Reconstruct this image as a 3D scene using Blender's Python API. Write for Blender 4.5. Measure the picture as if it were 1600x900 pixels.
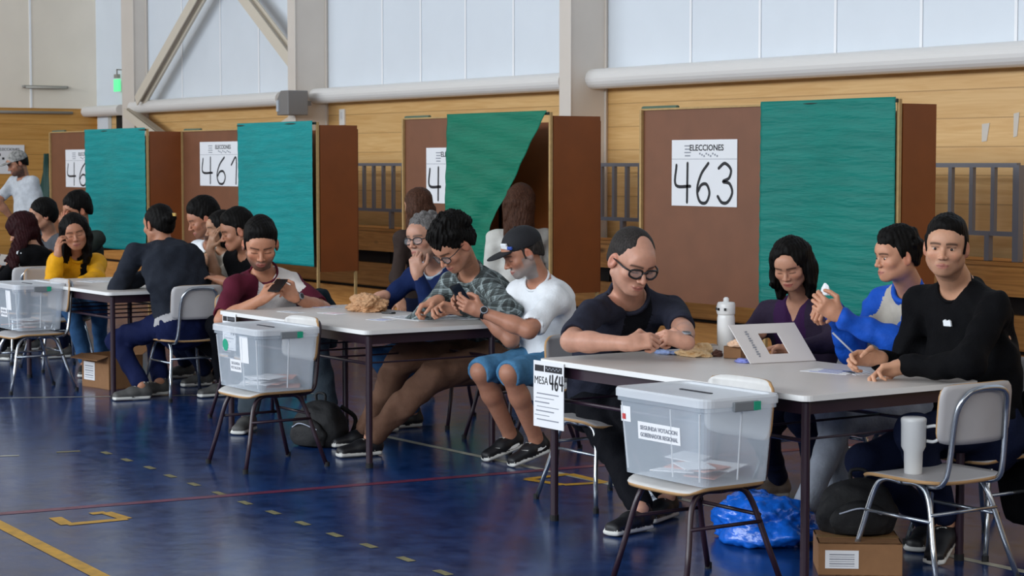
import bpy, bmesh, math, random
import numpy as np
from mathutils import Vector, Matrix, noise as mnoise
for _o in list(bpy.data.objects): bpy.data.objects.remove(_o)
S = bpy.context.scene
COL = S.collection
random.seed(7)
# ---------------------------------------------------------------- camera
F = 3100.0          # focal length in pixels of the 1600 wide frame
CH = 1.49           # camera height
TH = math.atan(195/F); AZ = math.radians(34.1)
FW = Vector((-math.cos(AZ), math.sin(AZ), 0)); RT = Vector((math.sin(AZ), math.cos(AZ), 0)); UP = Vector((0, 0, 1))
CAMP = Vector((0, 0, CH))
FD = FW*math.cos(TH) - UP*math.sin(TH); CU = UP*math.cos(TH) + FW*math.sin(TH)
cd = bpy.data.cameras.new('camera'); cam = bpy.data.objects.new('camera', cd); COL.objects.link(cam)
cd.sensor_width = 36; cd.lens = F/1600*36; cd.clip_end = 200
m = Matrix((RT, CU, -FD)).transposed().to_4x4(); m.translation = CAMP
cam.matrix_world = m
cd.dof.use_dof = True; cd.dof.focus_distance = 8.6; cd.dof.aperture_fstop = 11.0
S.camera = cam
S.view_settings.view_transform = 'Standard'; S.view_settings.look = 'None'
S.view_settings.gamma = 1; S.view_settings.use_curve_mapping = False
S.view_settings.exposure = 0.27
# ---------------------------------------------------------------- light: daylight from the windows of the hall, and an added overhead fill
W = bpy.data.worlds.new('world'); S.world = W; W.use_nodes = True
bg = W.node_tree.nodes['Background']; bg.inputs[0].default_value = (0.95, 0.95, 1.0, 1); bg.inputs[1].default_value = 0.09
def area(name, loc, rot, sx, sy, power, color):
    l = bpy.data.lights.new(name, 'AREA'); l.shape = 'RECTANGLE'; l.size = sx; l.size_y = sy; l.energy = power; l.color = color
    o = bpy.data.objects.new(name, l); o.location = loc; o.rotation_euler = rot; COL.objects.link(o); return o
area('daylight_side', (-12, -7.5, 4.6), (math.radians(80), 0, 0), 34, 2.6, 2700, (0.86, 0.93, 1.0))
area('daylight_front', (5.5, 2.0, 5.0), (math.radians(62), 0, math.radians(90)), 12, 2.0, 200, (1.0, 0.93, 0.84))
area('roof_fill', (-12, 5.6, 6.55), (0, 0, 0), 24, 6.5, 95, (0.93, 0.96, 1.0))  # added fill under the ceiling, lifts the shade behind the booths
# ---------------------------------------------------------------- pixel to place helpers
def ray(x, y): return FD + RT*((x-800)/F) + CU*((450-y)/F)
def onz(x, y, z=0.0):
    r = ray(x, y); return CAMP + r*((z-CH)/r.z)
def onY(x, y, Y):
    r = ray(x, y); return CAMP + r*(Y/r.y)
def onX(x, y, X):
    r = ray(x, y); return CAMP + r*(X/r.x)
def at(x, y, D): return CAMP + ray(x, y)*D
def dep(p): return (Vector(p)-CAMP).dot(FD)
# ---------------------------------------------------------------- materials
def lin(c):
    if isinstance(c, str):
        c = [int(c[i:i+2], 16)/255 for i in (0, 2, 4)]
        c = [x/12.92 if x <= .04045 else ((x+.055)/1.055)**2.4 for x in c]
    return tuple(c[:3])+(1,)
MATS = {}
def mat(name, c, rough=.6, metal=0, noise=0.0, nscale=30, bump=0.0, bscale=60, spec=.5, coat=0, alpha=1, trans=0, emit=None, estr=1, stretch=(1, 1, 1), sheen=0, coord='Object'):
    if name in MATS: return MATS[name]
    M = bpy.data.materials.new(name); M.use_nodes = True; nt = M.node_tree; b = nt.nodes['Principled BSDF']
    c = lin(c)
    b.inputs['Base Color'].default_value = c; b.inputs['Roughness'].default_value = rough; b.inputs['Metallic'].default_value = metal
    b.inputs['Specular IOR Level'].default_value = spec; b.inputs['Coat Weight'].default_value = coat
    b.inputs['Alpha'].default_value = alpha; b.inputs['Transmission Weight'].default_value = trans
    b.inputs['Sheen Weight'].default_value = sheen
    if emit: b.inputs['Emission Color'].default_value = lin(emit); b.inputs['Emission Strength'].default_value = estr
    if noise or bump:
        tc = nt.nodes.new('ShaderNodeTexCoord'); mp = nt.nodes.new('ShaderNodeMapping'); mp.inputs['Scale'].default_value = stretch
        nt.links.new(tc.outputs[coord], mp.inputs['Vector'])
    if noise:
        n = nt.nodes.new('ShaderNodeTexNoise'); n.inputs['Scale'].default_value = nscale; n.inputs['Detail'].default_value = 5
        nt.links.new(mp.outputs[0], n.inputs['Vector'])
        mx = nt.nodes.new('ShaderNodeMix'); mx.data_type = 'RGBA'
        mx.inputs['A'].default_value = tuple(min(1, v*(1-noise)) for v in c[:3])+(1,); mx.inputs['B'].default_value = tuple(min(1, v*(1+noise)) for v in c[:3])+(1,)
        mr = nt.nodes.new('ShaderNodeMapRange'); mr.inputs['From Min'].default_value = .3; mr.inputs['From Max'].default_value = .7
        nt.links.new(n.outputs['Fac'], mr.inputs['Value']); nt.links.new(mr.outputs[0], mx.inputs['Factor'])
        nt.links.new(mx.outputs['Result'], b.inputs['Base Color'])
    if bump:
        n2 = nt.nodes.new('ShaderNodeTexNoise'); n2.inputs['Scale'].default_value = bscale; n2.inputs['Detail'].default_value = 4
        nt.links.new(mp.outputs[0], n2.inputs['Vector'])
        bp = nt.nodes.new('ShaderNodeBump'); bp.inputs['Strength'].default_value = bump; bp.inputs['Distance'].default_value = .01
        nt.links.new(n2.outputs['Fac'], bp.inputs['Height']); nt.links.new(bp.outputs[0], b.inputs['Normal'])
    MATS[name] = M; return M
def wood_mat(name, c1, c2, board=.19, rough=.45, knots=True):
    """horizontal boards: Z splits the boards, grain runs along X"""
    M = bpy.data.materials.new(name); M.use_nodes = True; nt = M.node_tree; N = nt.nodes; L = nt.links; b = N['Principled BSDF']
    b.inputs['Roughness'].default_value = rough
    tc = N.new('ShaderNodeTexCoord'); sp = N.new('ShaderNodeSeparateXYZ'); L.new(tc.outputs['Object'], sp.inputs[0])
    dv = N.new('ShaderNodeMath'); dv.operation = 'DIVIDE'; dv.inputs[1].default_value = board; L.new(sp.outputs['Z'], dv.inputs[0])
    fl = N.new('ShaderNodeMath'); fl.operation = 'FLOOR'; L.new(dv.outputs[0], fl.inputs[0])
    fr = N.new('ShaderNodeMath'); fr.operation = 'FRACT'; L.new(dv.outputs[0], fr.inputs[0])
    wn = N.new('ShaderNodeTexWhiteNoise'); wn.noise_dimensions = '1D'; L.new(fl.outputs[0], wn.inputs['W'])
    ml = N.new('ShaderNodeMath'); ml.operation = 'MULTIPLY'; ml.inputs[1].default_value = 37; L.new(wn.outputs[0], ml.inputs[0])
    cb = N.new('ShaderNodeCombineXYZ')
    sx = N.new('ShaderNodeMath'); sx.operation = 'MULTIPLY'; sx.inputs[1].default_value = 1.6; L.new(sp.outputs['X'], sx.inputs[0])
    ax = N.new('ShaderNodeMath'); ax.operation = 'ADD'; L.new(sx.outputs[0], ax.inputs[0]); L.new(ml.outputs[0], ax.inputs[1])
    sz = N.new('ShaderNodeMath'); sz.operation = 'MULTIPLY'; sz.inputs[1].default_value = 30; L.new(sp.outputs['Z'], sz.inputs[0])
    sy = N.new('ShaderNodeMath'); sy.operation = 'MULTIPLY'; sy.inputs[1].default_value = 1.6; L.new(sp.outputs['Y'], sy.inputs[0])
    L.new(ax.outputs[0], cb.inputs[0]); L.new(sy.outputs[0], cb.inputs[1]); L.new(sz.outputs[0], cb.inputs[2])
    n = N.new('ShaderNodeTexNoise'); n.inputs['Scale'].default_value = 1.0; n.inputs['Detail'].default_value = 6; n.inputs['Distortion'].default_value = 1.2
    L.new(cb.outputs[0], n.inputs['Vector'])
    rp = N.new('ShaderNodeValToRGB'); rp.color_ramp.elements[0].position = .3; rp.color_ramp.elements[1].position = .68
    rp.color_ramp.elements[0].color = lin(c2); rp.color_ramp.elements[1].color = lin(c1); L.new(n.outputs['Fac'], rp.inputs[0])
    hs = N.new('ShaderNodeHueSaturation'); L.new(rp.outputs[0], hs.inputs['Color'])
    mr = N.new('ShaderNodeMapRange'); mr.inputs['To Min'].default_value = .86; mr.inputs['To Max'].default_value = 1.1; L.new(wn.outputs[0], mr.inputs[0]); L.new(mr.outputs[0], hs.inputs['Value'])
    gp = N.new('ShaderNodeMath'); gp.operation = 'GREATER_THAN'; gp.inputs[1].default_value = .045; L.new(fr.outputs[0], gp.inputs[0])
    mg = N.new('ShaderNodeMix'); mg.data_type = 'RGBA'; mg.inputs['A'].default_value = tuple(v*.75 for v in lin(c2)[:3])+(1,)
    L.new(gp.outputs[0], mg.inputs['Factor']); L.new(hs.outputs[0], mg.inputs['B'])
    last = mg.outputs['Result']
    if knots:
        cv = N.new('ShaderNodeCombineXYZ')
        a1 = N.new('ShaderNodeMath'); a1.operation = 'MULTIPLY'; a1.inputs[1].default_value = 1.5; L.new(sp.outputs['X'], a1.inputs[0])
        a2 = N.new('ShaderNodeMath'); a2.operation = 'MULTIPLY'; a2.inputs[1].default_value = 4.0; L.new(sp.outputs['Z'], a2.inputs[0])
        L.new(a1.outputs[0], cv.inputs[0]); L.new(a2.outputs[0], cv.inputs[2])
        vo = N.new('ShaderNodeTexVoronoi'); vo.inputs['Scale'].default_value = 1.0; L.new(cv.outputs[0], vo.inputs['Vector'])
        lt = N.new('ShaderNodeMapRange'); lt.inputs['From Min'].default_value = .05; lt.inputs['From Max'].default_value = .12; L.new(vo.outputs['Distance'], lt.inputs[0])
        mk = N.new('ShaderNodeMix'); mk.data_type = 'RGBA'; mk.inputs['A'].default_value = tuple(v*.4 for v in lin(c2)[:3])+(1,)
        L.new(lt.outputs[0], mk.inputs['Factor']); L.new(last, mk.inputs['B']); last = mk.outputs['Result']
    L.new(last, b.inputs['Base Color'])
    MATS[name] = M; return M
# ---------------------------------------------------------------- mesh helpers
def ob(name, verts, faces, mats, parent=None, smooth=False, fm=None):
    me = bpy.data.meshes.new(name); me.from_pydata([tuple(v) for v in verts], [], faces)
    for mm in (mats if isinstance(mats, (list, tuple)) else [mats]): me.materials.append(mm)
    if fm: me.polygons.foreach_set('material_index', fm)
    if smooth: me.polygons.foreach_set('use_smooth', [True]*len(me.polygons))
    me.update(); o = bpy.data.objects.new(name, me); COL.objects.link(o)
    if parent: o.parent = parent
    return o
class MB:
    """collects shapes in local coordinates, builds ONE mesh object"""
    def __init__(s): s.v = []; s.f = []; s.m = []
    def add(s, vs, fs, mi=0):
        n = len(s.v); s.v += [Vector(v) for v in vs]; s.f += [tuple(i+n for i in f) for f in fs]; s.m += [mi]*len(fs)
    def box(s, c, d, R=None, mi=0, bev=0.0):
        bm = bmesh.new(); bmesh.ops.create_cube(bm, size=1)
        for v in bm.verts: v.co = Vector((v.co.x*d[0], v.co.y*d[1], v.co.z*d[2]))
        if bev: bmesh.ops.bevel(bm, geom=bm.edges[:], offset=bev, segments=2, affect='EDGES', profile=.6)
        for v in bm.verts: v.co = (R @ v.co if R else v.co) + Vector(c)
        bm.verts.index_update(); s.add([v.co.copy() for v in bm.verts], [[q.index for q in f.verts] for f in bm.faces], mi); bm.free()
    def tube(s, pts, r, n=10, mi=0, closed=False, flat=None):
        pts = [Vector(p) for p in pts]; rs = r if isinstance(r, (list, tuple)) else [r]*len(pts)
        vs = []; prev = None; N = len(pts)
        for i, p in enumerate(pts):
            if closed: t = (pts[(i+1) % N]-pts[i-1]).normalized()
            else: t = (pts[min(i+1, N-1)]-pts[max(i-1, 0)]).normalized()
            if prev is None:
                a = Vector((0, 0, 1)) if abs(t.z) < .9 else Vector((1, 0, 0)); u = t.cross(a).normalized()
            else: u = (prev-t*prev.dot(t)).normalized()
            prev = u; w = t.cross(u)
            for k in range(n):
                an = 2*math.pi*k/n; vs.append(p+(u*math.cos(an)+w*math.sin(an))*rs[i])
        fs = []
        for i in range(N if closed else N-1):
            for k in range(n): fs.append((i*n+k, i*n+(k+1) % n, ((i+1) % N)*n+(k+1) % n, ((i+1) % N)*n+k))
        if not closed: fs.append(tuple(range(n-1, -1, -1))); fs.append(tuple((N-1)*n+k for k in range(n)))
        s.add(vs, fs, mi)
    def lathe(s, prof, n=28, c=(0, 0, 0), mi=0):
        vs = []; c = Vector(c)
        for r, z in prof:
            for k in range(n): a = 2*math.pi*k/n; vs.append(c+Vector((r*math.cos(a), r*math.sin(a), z)))
        fs = [(i*n+k, i*n+(k+1) % n, (i+1)*n+(k+1) % n, (i+1)*n+k) for i in range(len(prof)-1) for k in range(n)]
        fs.append(tuple(range(n-1, -1, -1))); fs.append(tuple((len(prof)-1)*n+k for k in range(n)))
        s.add(vs, fs, mi)
    def prism(s, poly, o, u, w, t, mi=0):
        """poly (2d) in plane (u,w) at o, thickness vector t"""
        o, u, w, t = map(Vector, (o, u, w, t)); n = len(poly)
        vs = [o+u*a+w*b for a, b in poly]; vs += [v+t for v in vs]
        fs = [tuple(range(n)), tuple(range(2*n-1, n-1, -1))]+[(i, i+n, (i+1) % n+n, (i+1) % n) for i in range(n)]
        s.add(vs, fs, mi)
    def build(s, name, mats, parent=None, smooth=False, sub=0, bevel=0, loc=None):
        o = ob(name, s.v, s.f, mats, parent, smooth, s.m)
        bm = bmesh.new(); bm.from_mesh(o.data); bmesh.ops.recalc_face_normals(bm, faces=bm.faces[:]); bm.to_mesh(o.data); bm.free()
        if bevel:
            b = o.modifiers.new('bevel', 'BEVEL'); b.width = bevel; b.segments = 2; b.limit_method = 'ANGLE'
        if sub:
            b = o.modifiers.new('sub', 'SUBSURF'); b.levels = sub; b.render_levels = sub
        if loc is not None: o.location = loc
        return o
def smoothpts(pts, n=6):
    """Catmull-Rom through points"""
    pts = [Vector(p) for p in pts]; out = []
    P = [pts[0]*2-pts[1]]+pts+[pts[-1]*2-pts[-2]]
    for i in range(1, len(P)-2):
        for k in range(n):
            t = k/n; a, b, c, d = P[i-1], P[i], P[i+1], P[i+2]
            out.append(.5*((2*b)+(c-a)*t+(2*a-5*b+4*c-d)*t*t+(3*b-a-3*c+d)*t**3))
    out.append(pts[-1]); return out
def tag(o, label=None, cat=None, group=None, kind=None):
    if label: o['label'] = label
    if cat: o['category'] = cat
    if group: o['group'] = group
    if kind: o['kind'] = kind
    return o
def thing(name, label, cat, loc=(0, 0, 0), rz=0, group=None):
    o = bpy.data.objects.new(name, None); COL.objects.link(o); o.location = loc; o.rotation_euler = (0, 0, rz); o.empty_display_size = .1
    return tag(o, label, cat, group)
def copy_tree(o, parent=None):
    c = o.copy(); COL.objects.link(c)
    if parent: c.parent = parent
    for ch in [x for x in bpy.data.objects if x.parent == o]: copy_tree(ch, c)
    return c
def copy_thing(o, loc, rz, label, group=None):
    c = copy_tree(o); c.location = loc; c.rotation_euler = (0, 0, rz); c['label'] = label
    if group: c['group'] = group
    return c
def text_mesh(txt, size, align='CENTER', ext=.0004, bold=0.0):
    cu = bpy.data.curves.new('t', 'FONT'); cu.body = txt; cu.size = size; cu.align_x = align; cu.align_y = 'CENTER'; cu.extrude = ext; cu.offset = bold; cu.resolution_u = 3
    to = bpy.data.objects.new('t', cu); COL.objects.link(to); dg = bpy.context.evaluated_depsgraph_get(); dg.update()
    me = bpy.data.meshes.new_from_object(to.evaluated_get(dg)); vs = [v.co.copy() for v in me.vertices]; fs = [tuple(p.vertices) for p in me.polygons]
    bpy.data.objects.remove(to); bpy.data.curves.remove(cu); bpy.data.meshes.remove(me); return vs, fs
def put_text(mb, txt, size, o, u, w, align='CENTER', mi=0, bold=0.0, sx=1.0):
    vs, fs = text_mesh(txt, size, align, bold=bold); o, u, w = Vector(o), Vector(u), Vector(w); nn = u.cross(w)
    mb.add([o+u*(v.x*sx)+w*v.y+nn*v.z for v in vs], fs, mi)
def ribbon(mb, pts, o, u, w, wid, mi=0, h=.0006, sx=1.0):
    """hand drawn marker stroke on plane (u,w)"""
    o, u, w = Vector(o), Vector(u), Vector(w); nn = u.cross(w)
    P = smoothpts([(a*sx, b, 0) for a, b in pts], 6) if len(pts) > 2 else [Vector((a*sx, b, 0)) for a, b in pts]
    vs = []
    for i, p in enumerate(P):
        t = (P[min(i+1, len(P)-1)]-P[max(i-1, 0)]).normalized(); q = Vector((-t.y, t.x, 0))*wid/2
        for s_ in (1, -1):
            e = p+q*s_; vs.append(o+u*e.x+w*e.y+nn*h)
    mb.add(vs, [(2*i, 2*i+1, 2*i+3, 2*i+2) for i in range(len(P)-1)], mi)
    for e in (P[0], P[-1]):
        mb.add([o+u*(e.x+wid/2*math.cos(k*math.pi/5))+w*(e.y+wid/2*math.sin(k*math.pi/5))+nn*h*1.05 for k in range(10)], [tuple(range(10))], mi)
DIG = {'4': [[(.08, .95), (.05, .45), (.75, .42)], [(.62, 1.0), (.60, .02)]],
       '6': [[(.62, 1.0), (.28, .72), (.10, .35), (.22, .05), (.52, .02), (.68, .25), (.55, .47), (.30, .46), (.14, .30)]],
       '3': [[(.12, .88), (.40, 1.0), (.68, .85), (.60, .64), (.32, .55), (.62, .50), (.75, .28), (.55, .05), (.28, .03), (.08, .18)]],
       '1': [[(.12, .72), (.46, .98), (.44, .02)]],
       '2': [[(.10, .80), (.35, 1.0), (.62, .82), (.50, .50), (.08, .05), (.40, .10), (.72, .04)]],
       '0': [[(.4, 1.0), (.12, .7), (.12, .3), (.38, .02), (.66, .3), (.66, .72), (.4, 1.0)]]}
def digits(mb, s, o, u, w, hgt, gap, wid, mi=0, sx=1.0):
    for i, ch in enumerate(s):
        for st in DIG[ch]:
            ribbon(mb, [(a*hgt*.75*sx+i*gap, b*hgt) for a, b in st], o, u, w, wid, mi)
# ================================================================= SETTING
WY = 10.43; EX = -25.4
# --- floor with its court markings
def floor_mat():
    M = bpy.data.materials.new('blue_court_floor'); M.use_nodes = True; nt = M.node_tree; N = nt.nodes; L = nt.links; b = N['Principled BSDF']
    tc = N.new('ShaderNodeTexCoord'); mp = N.new('ShaderNodeMapping'); mp.inputs['Scale'].default_value = (1, 1, 1); L.new(tc.outputs['Object'], mp.inputs[0])
    n = N.new('ShaderNodeTexNoise'); n.inputs['Scale'].default_value = 4.5; n.inputs['Detail'].default_value = 9; n.inputs['Roughness'].default_value = .72; L.new(mp.outputs[0], n.inputs['Vector'])
    rp = N.new('ShaderNodeValToRGB'); rp.color_ramp.elements[0].position = .33; rp.color_ramp.elements[0].color = lin('081d46'); rp.color_ramp.elements[1].position = .68; rp.color_ramp.elements[1].color = lin('1b3f76')
    L.new(n.outputs['Fac'], rp.inputs[0]); L.new(rp.outputs[0], b.inputs['Base Color'])
    n2 = N.new('ShaderNodeTexNoise'); n2.inputs['Scale'].default_value = 9; n2.inputs['Detail'].default_value = 8; L.new(mp.outputs[0], n2.inputs['Vector'])
    mr = N.new('ShaderNodeMapRange'); mr.inputs['To Min'].default_value = .10; mr.inputs['To Max'].default_value = .30; L.new(n2.outputs['Fac'], mr.inputs[0]); L.new(mr.outputs[0], b.inputs['Roughness'])
    n3 = N.new('ShaderNodeTexNoise'); n3.inputs['Scale'].default_value = 14; n3.inputs['Detail'].default_value = 5; L.new(mp.outputs[0], n3.inputs['Vector'])
    bp = N.new('ShaderNodeBump'); bp.inputs['Strength'].default_value = .10; bp.inputs['Distance'].default_value = .01; L.new(n3.outputs['Fac'], bp.inputs['Height']); L.new(bp.outputs[0], b.inputs['Normal'])
    b.inputs['Specular IOR Level'].default_value = .5
    return M
FM = [floor_mat(), mat('yellow_court_paint', 'b98a1c', .4, noise=.25, nscale=20), mat('red_court_paint', '662742', .3, noise=.3, nscale=14),
      mat('white_court_paint', 'a7a596', .4, noise=.3, nscale=14), mat('worn_yellow_paint', '7a7248', .4, noise=.35, nscale=30)]
fb = MB(); fb.add([(-28, -9, 0), (4, -9, 0), (4, 11, 0), (-28, 11, 0)], [(0, 1, 2, 3)])
def mark(a, b, wid, mi, z=.0015):
    a, b = Vector((a[0], a[1], z)), Vector((b[0], b[1], z)); d = (b-a).normalized(); q = Vector((-d.y, d.x, 0))*wid/2
    fb.add([a-q, b-q, b+q, a+q], [(0, 1, 2, 3)], mi)
def strip(px, wid, mi, z=.0015):
    P = [onz(x, y) for x, y in px]
    for i in range(len(P)-1): mark(P[i], P[i+1], wid, mi, z+i*.00005)
a = onz(0, 820); b = onz(160, 902); d = (b-a); mark(a-d*.6, b+d*2, .062, 1)
a = onz(0, 803); b = onz(820, 737); d = b-a; mark(a-d*.5, b+d*2.2, .062, 2, .0012)
a = onz(602, 682); b = onz(862, 737); d = b-a; mark(a-d*.12, b+d*3, .045, 3, .001)
mark(onz(0, 713), onz(30, 712), .035, 3); mark(onz(88, 707), onz(125, 705), .035, 4); mark(onz(0, 622), onz(500, 615), .03, 3, .0011)
for i, (x, y) in enumerate([(166, 708), (198, 719), (234, 731), (266, 744), (303, 757), (342, 771), (383, 786), (427, 801), (473, 818), (523, 836), (576, 853), (634, 874), (692, 895)]):
    p = onz(x, y); dd = (onz(700, 897)-onz(160, 705)).normalized(); mark(p-dd*.05, p+dd*.05, .036, 4)
c4 = [onz(*p) for p in [(165, 801), (198, 811), (105, 820), (86, 809)]]
for i in (0, 1, 2): mark(c4[i], c4[(i+1) % 4], .055, 1, .0016+i*.0001)
mark(c4[0]+(c4[3]-c4[0])*.3, c4[0], .05, 1, .0021)
c4 = [onz(*p) for p in [(822, 749), (880, 758), (945, 754), (890, 741)]]
for i in range(4): mark(c4[i], c4[(i+1) % 4], .05, 1, .0018+i*.0001)
tag(fb.build('floor', FM), kind='structure')
# --- walls
PAN_C = mat('white_panel_cool_lit', 'e2e9f0', .55, noise=.02, nscale=2); PAN_W = mat('white_panel_warm_lit', 'efe4d3', .6, noise=.03, nscale=2)  # both white panels; cool daylight and warm bounce tinted into the two colours
SEAM = mat('panel_seam', 'f7f8fa', .5); SEAMD = mat('panel_seam_shadow', 'c4c4c4', .6)
WOODW = wood_mat('pine_board_wall', 'dfb67a', 'd1a263', .2, knots=False)
ZB = 2.22; ZT = 6.8
w = MB(); w.box(((EX+4)/2, WY+.1, (ZB+ZT)/2), (4-EX, .2, ZT-ZB)); w.box(((EX+4)/2, WY+.1, ZB/2), (4-EX, .2, ZB), mi=1)
for px in (598, 658, 728, 803, 1080, 1188, 1306, 1440, 1588, 285, 345, 405):
    p = onY(px, 60, WY); w.box((p.x, WY-.006, (ZB+ZT)/2), (.026, .005, ZT-ZB), mi=2)
tag(w.build('wall_right', [PAN_C, WOODW, SEAM, SEAMD]), kind='structure')
w = MB(); w.box((EX-.1, .8, (ZB+ZT)/2), (.2, 19.6, ZT-ZB)); w.box((EX-.1, .8, ZB/2), (.2, 19.6, ZB), mi=1)
for px in (47, 155, -60):
    p = onX(px, 60, EX); w.box((EX+.006, p.y, (ZB+ZT)/2), (.014, .025, ZT-ZB), mi=2)
WOODE = wood_mat('pine_board_end_wall', 'cf9c55', 'bd873f', .2, knots=False)
tag(w.build('wall_end', [PAN_W, WOODE, SEAM, SEAMD]), kind='structure')
w = MB(); w.box((-10.7, .8, ZT+.1), (29.6, 19.8, .2)); tag(w.build('ceiling', mat('ceiling_white', 'bcbcb8', .8, noise=.03)), kind='structure')
# --- steel columns
COLM = mat('cream_painted_steel', 'd9cfc4', .45, noise=.03, nscale=3)
colx = {}
for n_, (pa, pb, dp) in enumerate([(192, 232, .20), (466, 513, .40), (888, 950, .40)]):
    pr = onY(pb, 100, WY); X = pr.x                    # right side of the column meets the wall here
    # visible -Y flange
    q = onY(pa, 100, WY-dp); wdt = max(.14, X-q.x)
    cbm = MB(); cx = X-wdt/2
    cbm.box((cx, WY-dp/2, ZT/2), (wdt, dp, ZT)); cbm.box((cx, WY-dp-.006, ZT/2), (wdt+.03, .012, ZT)); cbm.box((cx, WY-.03, ZT/2), (wdt+.03, .012, ZT))
    tag(cbm.build('trim_%d' % (n_+1), COLM, bevel=.004), kind='structure'); colx[n_] = (cx, wdt)
print('columns', colx)
# --- white round rail pipes between the columns
TUBE = mat('white_painted_pipe', 'e6e3df', .35)
def pipe(pa, pb, ya, yb, r, num, Y=WY-.16, ext=0):
    A = onY(pa, ya, Y); B = onY(pb, yb, Y); z = (A.z+B.z)/2; p = MB()
    p.tube([(A.x, Y, z), (A.x+.02, Y, z), (B.x+ext, Y, z)], [r*.7, r, r], 20)
    for t in (.15, .85):
        xx = A.x+(B.x-A.x)*t; p.box((xx, WY-.05, z), (.05, .12, .06))
    tag(p.build('trim_%d' % num, TUBE, smooth=False), kind='structure')
    for f in []: pass
pipe(920, 1600, 124, 84, .088, 4, ext=2.5); pipe(488, 884, 151, 127, .082, 5); pipe(207, 440, 168, 154, .08, 6); pipe(126, 189, 176, 171, .07, 7)
# --- steel cross braces in the second bay
BR = mat('cream_brace_steel', 'd8cdbb', .45); BRD = mat('brace_web', 'ab9f8d', .5)
def brace(pa, pb, wd, num, ext=1.0):
    Y = WY-.22; A = onY(*pa, Y); B = onY(*pb, Y); A, B = Vector(A), Vector(B); B = A+(B-A)*ext; d = (B-A).normalized(); n = Vector((0, -1, 0)); q = d.cross(n)
    L_ = (B-A).length; R = Matrix((d, n, q)).transposed(); p = MB()
    p.box((A+B)/2, (L_, .16, .02), R); p.box((A+B)/2+q*wd/2, (L_, .02, wd*.5), R); p.box((A+B)/2+n*.08, (L_, .015, wd*1.1), R); p.box((A+B)/2-q*wd/2, (L_, .1, .02), R, 1)
    tag(p.build('trim_%d' % num, [BR, BRD]), kind='structure')
brace((222, 158), (312, 0), .12, 8, 1.7); brace((466, 100), (384, -8), .12, 9, 1.7); brace((203, 176), (243, 206), .10, 10, 1.6); brace((478, 178), (440, 204), .08, 11)
# --- retracted bleachers: boards, recesses with their shade as a dark colour and end wall
BL = wood_mat('bleacher_wood', 'e0a058', 'bd7d3c', .27); DK = mat('bleacher_recess_shade', '1c1614', .8)
BY = 9.93
bl = MB(); x0, x1 = -24.5, -3.0; cx = (x0+x1)/2; ww = x1-x0
for z0, z1, dy in ((.62, .845, 0), (.27, .50, 0), (.03, .24, 0)):
    bl.box((cx, BY+.02-dy, (z0+z1)/2), (ww, .04, z1-z0), mi=0)
    bl.box((cx, BY+.02+.02, z1-.012), (ww, .06, .024), mi=0)
bl.box((cx, BY+.20, .42), (ww, .28, .82), mi=1); bl.box((cx, BY+.22, .838), (ww, .36, .014), mi=0)  # dark box behind the boards, recess shade put into its colour
k = 0; x = x0+.4
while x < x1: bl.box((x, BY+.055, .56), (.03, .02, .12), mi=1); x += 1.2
bb = bl.build('bleacher', [BL, DK]); tag(bb, 'retracted wooden bleacher seating along the pine wall behind the booths', 'bleacher')
# guard rails on the bleachers
STL = mat('grey_rail_steel', '85858c', .4, metal=.1)
def rail(pl, pr, n, lab, endpost=False, zb=1.03):
    Y = BY+.04; A = onY(pl, 254, Y); B = onY(pr, 254, Y); r = thing('guard_rail', lab, 'railing', ((A.x+B.x)/2, Y, .847), 0, 'grey guard rails on the bleachers'); L_ = B.x-A.x
    t = MB(); t.box((0, 0, .63), (L_, .035, .03)); t.build('top_rail', STL, r)
    t = MB(); t.box((0, 0, zb-.85), (L_, .035, .03)); t.build('bottom_rail', STL, r)
    for i in range(n):
        t = MB(); t.box((-L_/2+.02+(L_-.04)*i/(n-1), 0, (zb-.85+.63)/2), (.032, .03, .63-zb+.85)); t.build('baluster', STL, r)
    for s_ in (-1, 1):
        t = MB(); t.box((s_*(L_/2-.25), .0, (zb-.85)/2), (.04, .04, zb-.85)); t.build('post', STL, r)
    if endpost:
        t = MB(); t.box((L_/2, 0, .315), (.05, .05, .63)); t.build('post', STL, r)
rail(1330, 1592, 9, 'grey steel guard rail right of the green curtain marked 463, behind the man in black', True)
rail(900, 1003, 6, 'grey steel guard rail seen between the booths marked 46 and 463')
rail(510, 632, 9, 'grey steel guard rail seen right of the booth marked 461')
# --- fittings on the walls
p = onX(69, 136, EX); l = thing('tube_light', 'unlit tube light fixture on the end wall', 'light fixture', (EX+.04, p.y, p.z), 0)
b_ = MB(); b_.box((0, 0, 0), (.07, .62, .035), bev=.008); b_.build('housing', mat('grey_housing', '98948c', .5), l); b_ = MB(); b_.tube([(.045, -.28, -.01), (.045, .28, -.01)], .014); b_.build('tube', mat('dull_tube', 'b9b5aa', .3), l, smooth=True)
p = onX(75, 176, EX); c_ = MB(); y0 = onX(-40, 176, EX).y; y1 = onX(112, 176, EX).y
c_.tube([(EX+.03, y0, p.z), (EX+.03, y1, p.z)], .02, 8); tag(c_.build('conduit_pipe', mat('conduit_grey', '8d877e', .4), smooth=True), 'thin grey conduit pipe running along the end wall', 'pipe')
p = onX(172, 162, EX)
p = onY(183, 131, WY-.10); s_ = thing('exit_sign', 'small green glowing exit sign lamp hanging near the corner of the hall', 'sign', p)
b_ = MB(); b_.box((0, 0, -.02), (.17, .03, .16), bev=.005); b_.build('lit_panel', mat('green_lit', '5fd08c', .4, emit='4fd886', estr=.9), s_); b_ = MB(); b_.box((0, 0, .10), (.10, .05, .05), bev=.005); b_.box((0, 0, .15), (.015, .015, .08)); b_.box((0, .05, .185), (.015, .11, .015)); b_.build('bracket', mat('grey_housing', '98948c'), s_)
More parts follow.
